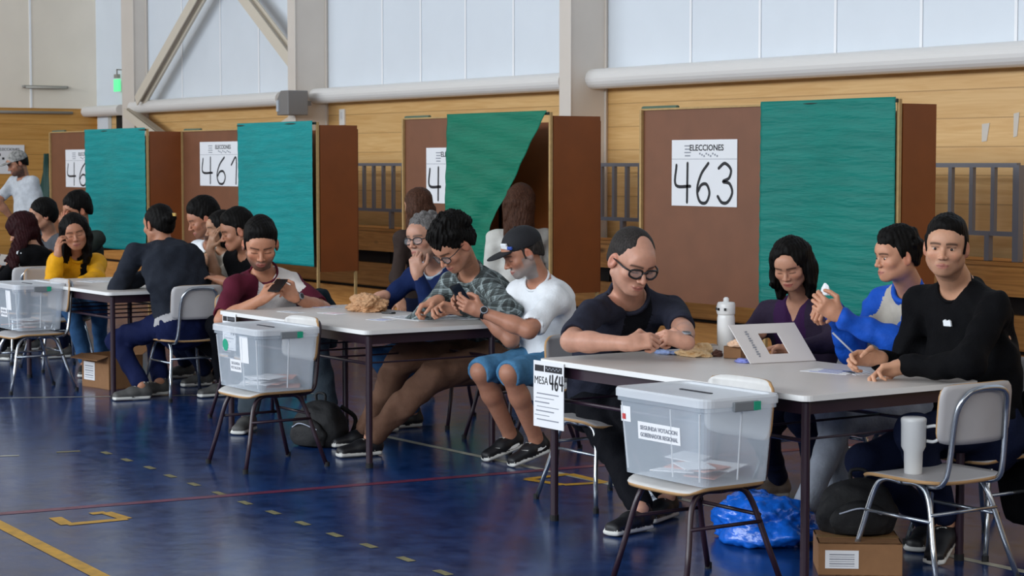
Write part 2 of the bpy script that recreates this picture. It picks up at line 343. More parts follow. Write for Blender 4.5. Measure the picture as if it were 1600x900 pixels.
p = onY(457, 161, WY-.5); s_ = thing('wall_speaker', 'grey box loudspeaker mounted on the second steel column', 'speaker', p)
b_ = MB(); b_.prism([(-.13, -.13), (.13, -.13), (.13, .13), (-.05, .13), (-.13, .04)], (0, .12, 0), (1, 0, 0), (0, 0, 1), (0, -.24, 0)); b_.build('cabinet', mat('grey_speaker', '7d7a78', .5), s_, bevel=.01)
b_ = MB(); b_.box((-.1, -.125, -.03), (.05, .01, .12)); b_.build('grille', mat('speaker_grille', 'b5bcc4', .4), s_)
b_ = MB(); b_.box((.02, .15, 0), (.05, .1, .05)); b_.build('bracket', mat('grey_speaker', '7d7a78'), s_)
p = onY(535, 183, WY-.01); s_ = thing('switch_plate', 'small white switch plate on the pine wall beside the booth marked 461', 'switch', p)
b_ = MB(); b_.box((0, 0, 0), (.11, .02, .17), bev=.004); b_.build('plate', mat('white_plastic', 'e9e7e2', .4), s_); b_ = MB(); b_.box((0, -.012, .02), (.04, .01, .07), bev=.002); b_.build('rocker', mat('white_plastic2', 'd8d8d8', .3), s_)
# dark doorway slot near the corner
p = onY(186, 189, WY-.05); b_ = MB(); b_.box((p.x, WY-.02, 1.05), (.25, .03, 2.15)); tag(b_.build('door_1', mat('dark_doorway', '15120f', .9)), kind='structure')
b_ = MB(); q = onY(172, 189, WY); b_.box((q.x-.12, WY-.03, 1.1), (.36, .05, 2.25)); tag(b_.build('trim_12', PAN_C), kind='structure')
# pale worn patches of plaster on the pine wall
PT = mat('pale_patch', 'cfc6ba', .8)
for (x, y, w_, h_) in ((1540, 207, .07, .13), (1588, 195, .05, .17)):
    p = onY(x, y, WY-.004); b_ = MB(); b_.prism([(-w_/2, -h_/2), (w_/2*.3, -h_/2*.9), (w_/2, h_/2), (-w_/2, h_/2*.9)], p, (1, 0, 0), (0, 0, 1), (0, .003, 0)); tag(b_.build('tape_patch', PT), 'pale torn patch of tape on the pine wall, %s of two' % ('left' if x == 1540 else 'right'), 'tape', 'tape patches')
# poster on end wall
p = onX(14, 249, EX+.01); s_ = MB(); s_.box((0, 0, 0), (.008, .42, .38)); o = thing('wall_poster', 'white printed poster on the end wall behind the standing man', 'poster', (EX+.012, p.y, p.z), 0)
s_.build('sheet', mat('white_paper', 'e8e8ea', .7), o); b_ = MB(); INK = mat('black_ink', '15151c', .6); GINK = mat('grey_ink', '8d9099', .7)
u, w_ = (0, 1, 0), (0, 0, 1)
put_text(b_, 'ELECCIONES', .05, (.006, 0, .13), u, w_); [b_.box((.006, -.13+.05*k, .06-.05*((k*5) % 4)), (.002, .03, .03)) for k in range(6)]; b_.build('printing', INK, o)
# ================================================================= VOTING BOOTHS
HB = mat('brown_hardboard', '774a31', .55, noise=.07, nscale=6); HBD = mat('brown_hardboard_shaded', '7f4218', .5, noise=.08, nscale=5)  # one hardboard; shading of the side faces put into the second colour
EDGE = mat('raw_pine_batten', 'b3925f', .7, noise=.1)
def curtain_mat(name, c, c2):
    M = mat(name, c, .55, noise=.12, nscale=5, bump=.55, bscale=16, stretch=(.6, 1, 4), spec=.3); return M
CT = curtain_mat('teal_curtain', '078c8c', None); CG = curtain_mat('green_curtain', '047258', None); CG2 = curtain_mat('sea_green_curtain', '06766a', None)
PAPER = mat('white_paper', 'e8e8ea', .7)
def sheet_(parent, cx, Y, zt, w_, h_, num, sx):
    o = MB(); o.box((cx, Y-.004, zt-h_/2), (w_, .004, h_)); s = o.build('number_sheet', PAPER, parent)
    t = MB(); u, v = (1, 0, 0), (0, 0, 1); Yf = Y-.0062
    put_text(t, 'ELECCIONES', .055*h_/.44, (cx+.04*w_, Yf, zt-.055*h_/.44), u, v, mi=0, bold=.0012, sx=1.12)
    for k in range(9):
        t.box((cx+w_*(-.06+.033*k), Yf, zt-(.092+.008*((k*7) % 3))*h_/.44), (w_*.022, .0008, .012), mi=1)
    for k in range(4):
        t.box((cx-.25*w_, Yf, zt-(.04+.022*k)*h_/.44), (.1*w_*(1-.15*(k % 2)), .0008, .008), mi=1)
    t.box((cx, Yf, zt-.128*h_/.44), (w_, .0008, .003), mi=1)
    digits(t, num, (cx-w_*.45, Yf, zt-h_*.955), u, v, h_*.6, w_*.32, .022*h_/.44, 0, sx=w_/h_*.72)
    t.build('writing', [INK, GINK], s)
def booth(lab, pl, pdl, pdr, psr, ydt, ysheet, psheet, num, cm, num_top, drape='full', hsheet=.44, YD=7.95):
    """pl: left px of number panel, pdl/pdr: doorway px, psr: right px of the side panel"""
    DL = onY(pdl, ydt, YD); DR = onY(pdr, ydt, YD); zt = (DL.z+DR.z)/2
    E = onX(psr, 200, DR.x); YE = E.y                       # back end of the side panel
    YN = YE
    NL = onY(pl, num_top, YN); zn = NL.z
    r = thing('voting_booth', lab, 'voting booth', ((NL.x+DR.x)/2, YD, 0), 0); ox, oy = r.location.x, YD
    def B(name, x0, x1, y0, y1, z0, z1, m_, par=r, **k):
        b = MB(); b.box(((x0+x1)/2-ox, (y0+y1)/2-oy, (z0+z1)/2), (abs(x1-x0), abs(y1-y0), z1-z0)); return b.build(name, m_, par, **k)
    zb = .58
    B('front_panel', NL.x, DL.x+.05, YN, YN+.02, zb, zn, HB)
    B('side_panel', DR.x-.02, DR.x, YD+.02, YE, zb, zt-.03, HBD)
    B('inner_panel', DL.x-.01, DL.x+.01, YD+.02, YN, zb, zt-.06, HBD)
    B('back_panel', DL.x, DR.x-.02, YN, YN+.02, zb, zt-.06, HBD)
    for (x, y, z1) in ((NL.x+.012, YN-.012, zn+.005), (DL.x, YD, zt-.01), (DR.x-.012, YD, zt-.005), (DR.x-.012, YE-.015, zt-.03)):
        B('batten', x-.010, x+.010, y-.010, y+.010, 0, z1, EDGE)
    B('top_batten', NL.x, DL.x, YN-.012, YN+.0, zn-.0, zn+.012, EDGE)
    rod = MB(); rod.tube([(DL.x-.01-ox, YD-.016-oy, zt-.014), (DR.x-.01-ox, YD-.016-oy, zt-.014)], .011, 8); rod.build('curtain_rod', mat('dark_rod', '23332c', .5), r)
    rod = MB(); rod.tube([(NL.x-.05-ox, YN+.05-oy, zn+.015), (NL.x+.32-ox, YN+.05-oy, zn+.015)], .016, 8); rod.build('rear_rod', mat('rear_rod_green', '4d6652', .5), r)
    # curtain
    Wd = DR.x-DL.x-.012; nx, nz = 60, 70; vs = []; rnd = random.Random(int(num)); ph = [rnd.uniform(0, 6) for _ in range(8)]
    zlow = .62
    for j in range(nz+1):
        t = j/nz; z = zt+.006-(zt-zlow)*t
        for i in range(nx+1):
            s = i/nx
            if drape == 'full':
                x = DL.x-.005+Wd*s; y = YD-.035-.012*math.sin(3*s*math.pi+ph[0]+t)-.007*t*math.sin(7*s+ph[1])
                y -= .0022*math.sin(95*t+1.2*math.sin(5*s+ph[2])+ph[3])*(.4+.6*math.sin(4*s+ph[4])**2)
                y -= .004*t*math.sin(9*s+4*t+ph[5])
            else:
                # gathered to the left: free edge runs diagonally
                right = Wd*(1-t*.80) if t < .65 else Wd*(.48-.3*(t-.65))
                right = max(right, .12); left = -.03*t*1.6
                x = DL.x+left+(right-left)*s; amp = .004+.022*min(1, t*1.2)
                y = YD-.035-amp*(math.sin(8*s+ph[0]+1.5*t)*.6+math.sin(15*s*(.3+t)+ph[1])*.4)-.02*t
                y -= .003*math.sin(48*t-9*s+ph[3])
            vs.append((x-ox, y-oy, z))
    fs = [(j*(nx+1)+i, j*(nx+1)+i+1, (j+1)*(nx+1)+i+1, (j+1)*(nx+1)+i) for j in range(nz) for i in range(nx)]
    c = ob('curtain', vs, fs, cm, r, True); so = c.modifiers.new('s', 'SOLIDIFY'); so.thickness = .002
    # number sheet
    a = onY(psheet[0], ysheet[0], YN); bq = onY(psheet[1], ysheet[0], YN)
    sheet_(r, (a.x+bq.x)/2-ox, YN-oy, a.z, bq.x-a.x, a.z-onY(psheet[0], ysheet[1], YN).z, num, 1)
    return r
booth('brown voting booth with closed green curtain and sheet numbered 463', 1003, 1199, 1408, 1463, 157, (219, 321), (1051, 1153), '463', CG2, 173)
booth('brown voting booth whose green curtain is pulled aside in a diagonal', 631, 705, 862, 938, 177, (231, 317), (667, 745), '462', CG, 187, drape='open')
booth('brown voting booth with closed teal curtain and sheet numbered 461', 285, 375, 497, 558, 192, (222, 290), (313, 381), '461', CT, 206)
b4 = booth('farthest brown voting booth, its sheet 46 partly behind a teal curtain', 79, 139, 231, 283, 202, (234, 292), (103, 158), '460', CT, 208)
# dark green cloth hanging off the left end of the farthest booth
q = onY(78, 240, 8.5); dm = MB(); 
vs = []; 
for j in range(20):
    t = j/19
    for i in range(9):
        s = i/8; vs.append((q.x-.03-(.36*t+.02)*s-b4.location.x, 8.47+.03*math.sin(9*s+3*t)-b4.location.y, q.z-.95*t))
o = ob('hanging_cloth', vs, [(j*9+i, j*9+i+1, (j+1)*9+i+1, (j+1)*9+i) for j in range(19) for i in range(8)], mat('dark_green_cloth', '0c3a30', .6), b4, True)
o.modifiers.new('s', 'SOLIDIFY').thickness = .003
o['label'] = 'dark green cloth at the left end'
# ================================================================= FURNITURE
TT = mat('white_laminate_top', 'cfc8c2', .38, noise=.04, nscale=4); TE = mat('table_edge_white', 'ecebe8', .4); MR = mat('maroon_painted_steel', '2c1a26', .35, spec=.5)
CHR = mat('chromed_steel', 'a8aeb6', .22, metal=.9); SEATW = mat('pale_seat_laminate', 'b3b0b0', .45, noise=.05, nscale=8); PLY = mat('ply_edge', 'b48c5e', .6)
RUB = mat('black_rubber', '0e0e10', .7)
def rrect(w, h, r, n=5):
    out = []
    for cx, cy, a0 in ((w/2-r, h/2-r, 0), (-w/2+r, h/2-r, 90), (-w/2+r, -h/2+r, 180), (w/2-r, -h/2+r, 270)):
        for k in range(n+1):
            a = math.radians(a0+90*k/n); out.append((cx+r*math.cos(a), cy+r*math.sin(a)))
    return out
def table(lab, x0, x1, y0, y1, zt=.68, leg_in=.05):
    cx, cy = (x0+x1)/2, (y0+y1)/2; w, d = x1-x0, y1-y0
    r = thing('school_table', lab, 'table', (cx, cy, 0))
    t = MB(); t.prism(rrect(w, d, .035), (0, 0, zt-.022), (1, 0, 0), (0, 1, 0), (0, 0, .022), 0); tp = t.build('tabletop', [TT], r, bevel=.003)
    # white edge band as its own raised part
    e = MB(); P = rrect(w+.003, d+.003, .036)
    n = len(P); vs = [(a, b, zt-.021) for a, b in P]+[(a, b, zt-.001) for a, b in P]; e.add(vs, [(i, (i+1) % n, (i+1) % n+n, i+n) for i in range(n)]); e.build('edge_band', TE, tp)
    f = MB(); 
    for sy in (-1, 1): f.box((0, sy*(d/2-.05), zt-.047), (w-.12, .025, .05))
    for sx in (-1, 1): f.box((sx*(w/2-.05), 0, zt-.047), (.025, d-.1, .05))
    f.build('apron_frame', MR, r)
    sh = MB(); 
    for sy in (-1, 1): sh.tube([(-w/2+.05, sy*(d/2-.06), zt-.17), (w/2-.05, sy*(d/2-.06), zt-.17)], .008, 8)
    for k in range(5): xx = -w/2+.1+(w-.2)*k/4; sh.tube([(xx, -d/2+.06, zt-.17), (xx, d/2-.06, zt-.17)], .005, 6)
    sh.build('book_rack', MR, r)
    for sx in (-1, 1):
        for sy in (-1, 1):
            l = MB(); l.tube([(sx*(w/2-leg_in), sy*(d/2-leg_in), zt-.03), (sx*(w/2-leg_in), sy*(d/2-leg_in), .02)], .0165, 12); lo = l.build('leg', MR, r, smooth=False)
            l = MB(); l.tube([(sx*(w/2-leg_in), sy*(d/2-leg_in), .025), (sx*(w/2-leg_in), sy*(d/2-leg_in), 0)], .019, 12); l.build('foot_cap', RUB, lo)
    return r
table('white topped table with maroon legs nearest the camera, MESA 464 sheet at its corner', -6.75, -5.12, 4.70, 5.58)
table('white topped table with maroon legs in the middle, brown paper bag on it', -9.95, -8.33, 4.78, 5.60)
table('white topped table with maroon legs at left, cardboard box under it', -13.30, -11.72, 4.87, 5.72)
table('far left table with white top, partly cut off by the picture edge', -17.3, -15.7, 5.35, 6.15)
def chair(lab, steel, seatm, loc=(0, 0, 0), rz=0, maroon=False, group=None, sh=.385, armless=True):
    """local: sitter faces +Y"""
    r = thing('school_chair', lab, 'chair', loc, rz, group)
    w, d = .40, .38
    # seat: curved plywood
    nx, ny = 12, 12; vs = []
    for j in range(ny+1):
        for i in range(nx+1):
            u = i/nx*2-1; v = j/ny*2-1
            k = (abs(u)**5+abs(v)**5)**.2; s_ = max(abs(u), abs(v))/k if k > 1 else 1
            x = u*s_*w/2; y = v*s_*d/2; z = sh-.012*(1-u*u)*(1-((v+.2)**2)*.6)-.018*max(0, v-.6)/.4; vs.append((x, y, z))
    so = ob('seat', vs, [(j*(nx+1)+i, j*(nx+1)+i+1, (j+1)*(nx+1)+i+1, (j+1)*(nx+1)+i) for j in range(ny) for i in range(nx)], [seatm, PLY], r, True)
    sm = so.modifiers.new('s', 'SOLIDIFY'); sm.thickness = .012; sm.offset = -1; sm.material_offset_rim = 1
    # backrest
    bw, bh, bz = .36, .215, sh+.235; nx, ny = 14, 10; vs = []
    for j in range(ny+1):
        for i in range(nx+1):
            u = i/nx*2-1; v = j/ny*2-1
            k = (abs(u)**6+abs(v)**6)**(1/6); s_ = max(abs(u), abs(v))/k if k > 1 else 1
            x = u*s_*bw/2; zz = v*s_*bh/2; y = -d/2-.005-.035*(1-u*u)-.09*(zz+.1)+.005; vs.append((x, y, bz+zz))
    bo = ob('backrest', vs, [(j*(nx+1)+i, j*(nx+1)+i+1, (j+1)*(nx+1)+i+1, (j+1)*(nx+1)+i) for j in range(ny) for i in range(nx)], [seatm, PLY], r, True)
    sm = bo.modifiers.new('s', 'SOLIDIFY'); sm.thickness = .011; sm.offset = 0; sm.material_offset_rim = 1
    R_ = .0105
    # backrest hoop carries on under the seat
    hoop = MB(); pts = []
    pts += [(-.115, .02, sh-.028), (-.13, -.12, sh-.028), (-.14, -.19, sh-.01), (-.135, -.215, sh+.06), (-.125, -.235, bz), (-.10, -.255, bz+.065), (-.05, -.262, bz+.088), (.05, -.262, bz+.088), (.10, -.255, bz+.065), (.125, -.235, bz), (.135, -.215, sh+.06), (.14, -.19, sh-.01), (.13, -.12, sh-.028), (.115, .02, sh-.028)]
    hoop.tube(smoothpts(pts, 4), R_, 10); hoop.build('back_hoop', steel, r, True)
    for sx in (-1, 1):
        # side frame: inverted U of front and rear leg
        A = (sx*.205, .21, 0); B = (sx*.15, .135, sh-.075); C_ = (sx*.145, .085, sh-.026); D_ = (sx*.145, -.085, sh-.026); E_ = (sx*.15, -.135, sh-.075); G = (sx*.205, -.235, 0)
        mid = (sx*.145, 0, sh-.026)
        for nm, seq in (('leg', [A, (sx*.178, .172, sh*.4), B, C_, mid]), ('leg', [G, (sx*.178, -.185, sh*.4), E_, D_, mid])):
            l = MB(); l.tube([seq[0]]+smoothpts(seq[1:], 5), R_, 10); lo = l.build(nm, steel, r, True)
            q = Vector(seq[0]); l = MB(); l.tube([q+Vector((0, 0, .022)), q], .0135, 10); l.build('foot_cap', RUB, lo)
        l = MB(); l.tube([(sx*.168, .158, sh*.62), (sx*.168, -.165, sh*.62)], .007, 8); l.build('stretcher', steel, r, True)
    l = MB(); l.tube([(-.165, -.160, sh*.68), (.165, -.160, sh*.68)], .007, 8); l.build('stretcher', steel, r, True)
    return r
PI = math.pi
CHW = 'school chairs'
seatw = mat('white_seat_laminate', 'cfcdca', .4, noise=.04)
ch_mug = chair('chrome school chair with a white mug on its seat', CHR, SEATW, (-5.02, 5.22, 0), PI/2)
ch_m = chair('maroon legged chair holding the clear ballot box in front of the near table', MR, seatw, (-5.38, 4.42, 0), PI)
def cpy(src, lab, x, y, rz): return copy_thing(src, (x, y, 0), rz, lab)
cpy(ch_m, 'maroon legged chair holding a ballot box in front of the middle table', -8.75, 4.45, PI)
cpy(ch_mug, 'chrome legged chair holding the leftmost ballot box', -12.53, 4.66, PI)
# ================================================================= BALLOT BOXES, PAPERS, BOTTLES
def boxplastic():
    M = bpy.data.materials.new('clear_polypropylene'); M.use_nodes = True; nt = M.node_tree; N = nt.nodes; L = nt.links
    b = N['Principled BSDF']; b.inputs['Base Color'].default_value = lin('dfeaf5'); b.inputs['Roughness'].default_value = .22; b.inputs['Alpha'].default_value = .34
    b.inputs['Specular IOR Level'].default_value = .5; return M
BXM = boxplastic(); BXL = mat('clear_lid_plastic', 'dfe3e8', .3, alpha=.72); BALLOT = mat('white_paper', 'e8e8ea'); PINK = mat('pink_ballot', 'd59a8a', .7)
GRN = mat('green_sticker', '17a07c', .5); GREY = mat('grey_latch', '7a7f83', .5); RED = mat('red_sticker', 'c23a3a', .5)
def ballot_box(lab, x0, x1, y0, y1, rz=0, sticker='label', latch=True):
    cx, cy = (x0+x1)/2, (y0+y1)/2; w, d = x1-x0, y1-y0; z0 = .390; h = .305
    r = thing('ballot_box', lab, 'ballot box', (cx, cy, z0), rz)
    t = MB(); n = 5; a = rrect(w-.06, d-.05, .03, n); b = rrect(w-.02, d-.02, .035, n); b2 = rrect(w, d, .04, n); N = len(a)
    rings = [(a, .004), (b, h-.045), (b2, h-.043), (b2, h-.02)]
    vs = [(p[0], p[1], z) for P, z in rings for p in P]
    t.add(vs, [(k*N+i, k*N+(i+1) % N, (k+1)*N+(i+1) % N, (k+1)*N+i) for k in range(3) for i in range(N)]+[tuple(range(N-1, -1, -1))])
    t.build('container', BXM, r)
    # vertical ribs on the walls
    for sx in (-.44, .12, .44):
        t = MB(); t.tube([(sx*(w-.06), -(d-.052)/2, .02), (sx*(w-.02), -(d-.020)/2, h-.05)], .0035, 6); t.build('rib', BXL, r)
    t = MB(); t.tube([((w-.06)/2, 0, .02), ((w-.020)/2, 0, h-.05)], .0035, 6); t.build('rib', BXL, r)
    t = MB(); c = rrect(w+.012, d+.012, .045, n); e = rrect(w-.04, d-.04, .03, n)
    rings = [(c, h-.028), (c, h-.004), (rrect(w+.004, d+.004, .042, n), h+.003), (e, h+.003), (rrect(w-.05, d-.05, .03, n), h-.004)]
    vs = [(p[0], p[1], z) for P, z in rings for p in P]
    t.add(vs, [(k*N+i, k*N+(i+1) % N, (k+1)*N+(i+1) % N, (k+1)*N+i) for k in range(4) for i in range(N)]+[tuple(4*N+i for i in range(N))])
    lid = t.build('lid', BXL, r)
    t = MB(); t.box((0, 0, h-.002), (.17, .012, .003)); t.build('slot', mat('dark_slot', '2a2a30', .8), lid)
    # latch on the right end
    t = MB(); t.box((w/2+.012, 0, h-.028), (.014, .11, .034), bev=.004); la = t.build('latch', GREY, r)
    t = MB(); t.box((w/2+.020, .045, h-.028), (.003, .03, .030)); t.build('green_tape', GRN, la)
    # paper stuck on
    t = MB()
    sl = math.atan2(.035, h-.05)
    def onfront(cx_, cz, ww_, hh, mi=0, off=.0015):
        tl = .034/(h-.05)
        def P(x, z): return (x, -(d-.05)/2-(z-.004)*.015/(h-.049)-off, z)
        t.add([P(cx_-ww_/2, cz-hh/2), P(cx_+ww_/2, cz-hh/2), P(cx_+ww_/2, cz+hh/2), P(cx_-ww_/2, cz+hh/2)], [(0, 1, 2, 3)], mi)
    if sticker == 'label':
        onfront(-.01, .165, .235, .062); onfront(-.195, .215, .055, .055); lb = t.build('paper_label', BALLOT, r)
        t = MB(); tl = math.atan(.015/(h-.049))
        o = Vector((-.01, -(d-.05)/2-.161*.015/(h-.049)-.003, .175)); wv = Vector((0, -math.sin(tl), math.cos(tl)))
        put_text(t, 'SEGUNDA VOTACION', .0205, o, (1, 0, 0), wv, bold=.0006); put_text(t, 'GOBERNADOR REGIONAL', .0205, o-wv*.025, (1, 0, 0), wv, bold=.0006, sx=.85)
        t.build('printing', mat('grey_ink', '5a5d66'), lb); t = MB(); onfront(-.205, .205, .02, .02, off=.003); t.build('red_mark', RED, lb)
    else:
        onfront(-.02, .115, .12, .06); onfront(.08, .20, .09, .13); lb = t.build('paper_label', BALLOT, r)
        t = MB(); tl = math.atan(.015/(h-.049)); wv = Vector((0, -math.sin(tl), math.cos(tl)))
        o = Vector((-.02, -(d-.05)/2-.111*.015/(h-.049)-.003, .125)); put_text(t, 'SEGUNDA', .02, o, (1, 0, 0), wv); put_text(t, 'VOTACION', .02, o-wv*.022, (1, 0, 0), wv)
        t.build('printing', mat('grey_ink', '5a5d66'), lb)
        if sticker == 'green':
            t = MB(); P = [(.03*math.cos(k*math.pi/8), .03*math.sin(k*math.pi/8)) for k in range(16)]
            t.prism(P, (-.12, -(d-.05)/2-.21*.015/(h-.049)-.002, .21), (1, 0, 0), wv, (0, -.001, 0)); t.build('round_sticker', GRN, r)
    # papers inside
    rnd = random.Random(int(abs(cx)*100))
    for k in range(9):
        a_ = rnd.uniform(0, 3); px_, py_ = rnd.uniform(-.1, .12), rnd.uniform(-.07, .07)
        t = MB(); t.box((px_, py_, .014+k*.006), (.16, .11, .003), Matrix.Rotation(a_, 3, 'Z') @ Matrix.Rotation(rnd.uniform(-.12, .12), 3, 'X')); t.build('folded_ballot', BALLOT if k % 3 else PINK, r)
    return r
ballot_box('large clear ballot box with a printed strip label on the chair nearest the camera', -5.62, -5.11, 4.24, 4.58)
ballot_box('clear ballot box with a round green sticker in front of the middle table', -8.97, -8.46, 4.27, 4.61, 0, 'green')
ballot_box('clear ballot box at the left picture edge on a chrome chair', -13.00, -12.47, 4.55, 4.89, 0, 'plain')
# table number sheets
def mesa(lab, x, y, num, w_=.215, h_=.275, ztop=.672):
    r = thing('table_sign', lab, 'sign', (x, y, 0)); t = MB(); t.box((0, 0, ztop-h_/2), (w_, .003, h_)); t.build('sheet', PAPER, r)
    t = MB(); u, v = (1, 0, 0), (0, 0, 1); Y = -.0022
    t.box((-w_*.30, Y, ztop-.030), (w_*.3, .001, .026)); t.box((w_*.17, Y, ztop-.030), (w_*.56, .001, .026))
    digits(t, num, (w_*.05, Y, ztop-.112), u, v, .058, .034, .009, 0, sx=.75)
    put_text(t, 'MESA', .046, (-w_*.24, Y, ztop-.082), u, v, sx=.9)
    t.build('printing', INK, r); t = MB()
    for k in range(7): t.box((-w_*.02-.02*(k % 3), Y, ztop-.135-.018*k), (w_*(.72-.12*(k % 3)), .001, .003 if k % 2 else .005))
    t.build('small_print', GINK, r)
    t = MB()
    for k in range(9): t.box((w_*(-.06+.056*k), Y-.001, ztop-.026-.006*(k % 2)), (w_*.036, .0008, .005))
    t.build('header_writing', GINK, r)
mesa('white MESA 464 sheet hanging off the left corner of the near table', -6.66, 4.692, '464')
mesa('white MESA sheet hanging off the left corner of the middle table', -9.80, 4.772, '462', .16, .2)
# white insulated bottle with carry loop
WP = mat('white_enamel', 'e4e4e2', .3)
def onT(px, Y, z=.681):
    r_ = ray(px, 560); t_ = Y/r_.y; return Vector((r_.x*t_, Y, z))
p = onT(1134, 5.49, .68); r = thing('water_bottle', 'white insulated bottle with a loop handle standing on the near table', 'bottle', p); r.scale = (1.02, 1.02, 1.2)
t = MB(); t.lathe([(.034, 0), (.037, .005), (.037, .125), (.035, .135), (.033, .14)]); t.build('body', WP, r, True)
t = MB(); t.lathe([(.036, .138), (.038, .142), (.038, .175), (.034, .182), (.012, .184), (.012, .195), (.006, .2)]); lid_ = t.build('lid', WP, r, True)
t = MB(); t.tube([(-.038+.03*math.cos(a)*-1*.6-.0, .02*0, .155+.022*math.sin(a)) for a in [math.radians(q_) for q_ in range(-90, 95, 20)]], .005, 8); t.build('loop_handle', WP, lid_, True)
t = MB()
for a in (-2.4, -1.6, -.8): t.box((.039*math.cos(a), .039*math.sin(a), .158), (.009, .009, .009), Matrix.Rotation(a, 3, 'Z'))
t.build('dark_stud', mat('black_plastic', '141416', .4), lid_)
# mug on the chair
r = thing('travel_mug', 'white lidded travel mug with side handle on the chrome chair seat', 'mug', (-5.06, 5.17, .374))
t = MB(); t.lathe([(.030, 0), (.032, .004), (.034, .08), (.044, .10), (.045, .185), (.046, .19), (.046, .2), (.04, .205)]); t.build('body', mat('white_mug', 'd9d9d8', .35), r, True)
t = MB(); t.tube(smoothpts([(.030, .030, .17), (.055, .055, .175), (.062, .062, .16), (.062, .062, .13), (.05, .05, .118), (.032, .032, .12)], 5), .006, 8); t.build('handle', mat('white_mug', 'd9d9d8'), r, True)
# cut-out cardboard stand
CB = mat('white_card', 'd9d4d2', .7)
A = onz(1172, 569, .68); B_ = onz(1274, 564, .68); T_ = onz(1155, 517, .68)
uu = (B_-A); Lb = uu.length; uu.normalize(); back = Vector((-uu.y, uu.x, 0)); 
hh = .125; up_ = (UP*.93+back*.36).normalized()
r = thing('card_template', 'white card template with square cut-out leaning on the near table', 'card', A+Vector((0, 0, .001)))
t = MB(); Wd = Lb
def cp(a, b): return (a*Wd, b)
O = [cp(0, 0), cp(1, 0), cp(1, .165), cp(0, .165)]; I = [cp(.36, .035), cp(.66, .035), cp(.66, .125), cp(.36, .125)]
vs = []; nn = uu.cross(up_)
sk = -.10*0
for off in (0, .006):
    for P in (O, I):
        for a_, b_ in P: vs.append(uu*(a_-b_*.42)+up_*b_+nn*off)
fs = []
for i in range(4):
    j = (i+1) % 4
    fs += [(i, j, 4+j, 4+i), (8+j, 8+i, 12+i, 12+j), (i, 8+i, 8+j, j), (4+i, 4+j, 12+j, 12+i)]
t.add(vs, fs); t.build('card', CB, r)
t = MB()
for k in range(12):
    b0 = .028+.0095*k; c0 = uu*(.19*Wd-b0*.42)+up_*b0; hw = .004+.002*((k*5) % 3); t.add([c0-uu*hw-up_*.003, c0+uu*hw-up_*.003, c0+uu*hw+up_*.003, c0-uu*hw+up_*.003], [(0, 1, 2, 3)])
t.v = [v+nn*.008 if nn.y < 0 else v-nn*.008+nn*.0 for v in t.v]
t.build('printing', GINK, r)
# crumpled things
def crumple(name, lab, cat, p, sx, sy, sz, m_, seed=0, group=None, amp=.35, grain=9, flatb=True):
    bm = bmesh.new(); bmesh.ops.create_icosphere(bm, subdivisions=5, radius=1)
    for v in bm.verts:
        q = v.co.copy(); n = mnoise.noise(q*1.7+Vector((seed*9.1, 0, 0)))+.6*abs(mnoise.noise(q*grain*.5+Vector((0, seed*3.3, 0)))) 
        v.co = q*(1+amp*n); v.co.z = max(v.co.z, -.55); v.co = Vector((v.co.x*sx, v.co.y*sy, (v.co.z+.55)*sz))
    me = bpy.data.meshes.new(name); bm.to_mesh(me); bm.free(); me.materials.append(m_); o = bpy.data.objects.new(name, me); COL.objects.link(o); o.location = p
    if amp < .2 or name == 'plastic_bag': me.polygons.foreach_set('use_smooth', [True]*len(me.polygons))
    return tag(o, lab, cat, group)
CRY = mat('yellow_wrapping_paper', 'efcf9f', .7, bump=.4, bscale=40); BAG = mat('brown_paper_bag', 'b98d66', .75, bump=.6, bscale=30, noise=.1)
CARD = mat('corrugated_cardboard', '8e6541', .75, noise=.06)
crumple('paper_wrapper', 'flat yellow crumpled sandwich wrapper near the grey haired man\'s hands', 'wrapper', onz(1083, 556, .681), .085, .05, .020, CRY, 1)
crumple('paper_wrapper', 'taller yellow crumpled wrapper left of the small white box on the near table', 'wrapper', onT(1098, 5.38), .045, .035, .03, CRY, 2)
crumple('bread_roll', 'brown pastry lying beside the white bottle on the near table', 'food', onT(1121, 5.36), .022, .02, .018, mat('bread_brown', '5c3a2e', .7), 3)
crumple('paper_napkin', 'pale peach crumpled napkin resting on the small brown box', 'napkin', onT(1152, 5.36)+UP*.052, .045, .028, .018, mat('peach_napkin', 'e5bfa0', .8), 4)
crumple('tissue', 'blue and white tissue lying near the grey haired man\'s hands', 'tissue', onz(1040, 553, .681), .06, .03, .012, mat('blue_tissue', '9fb3dd', .8, noise=.3, nscale=15), 5)
crumple('tissue', 'violet blue plastic wrap in front of the card template', 'wrapper', onz(1166, 567, .681)+Vector((-.02, 0, 0)), .04, .025, .010, mat('violet_wrap', '7c84c4', .5, noise=.4, nscale=20), 6)
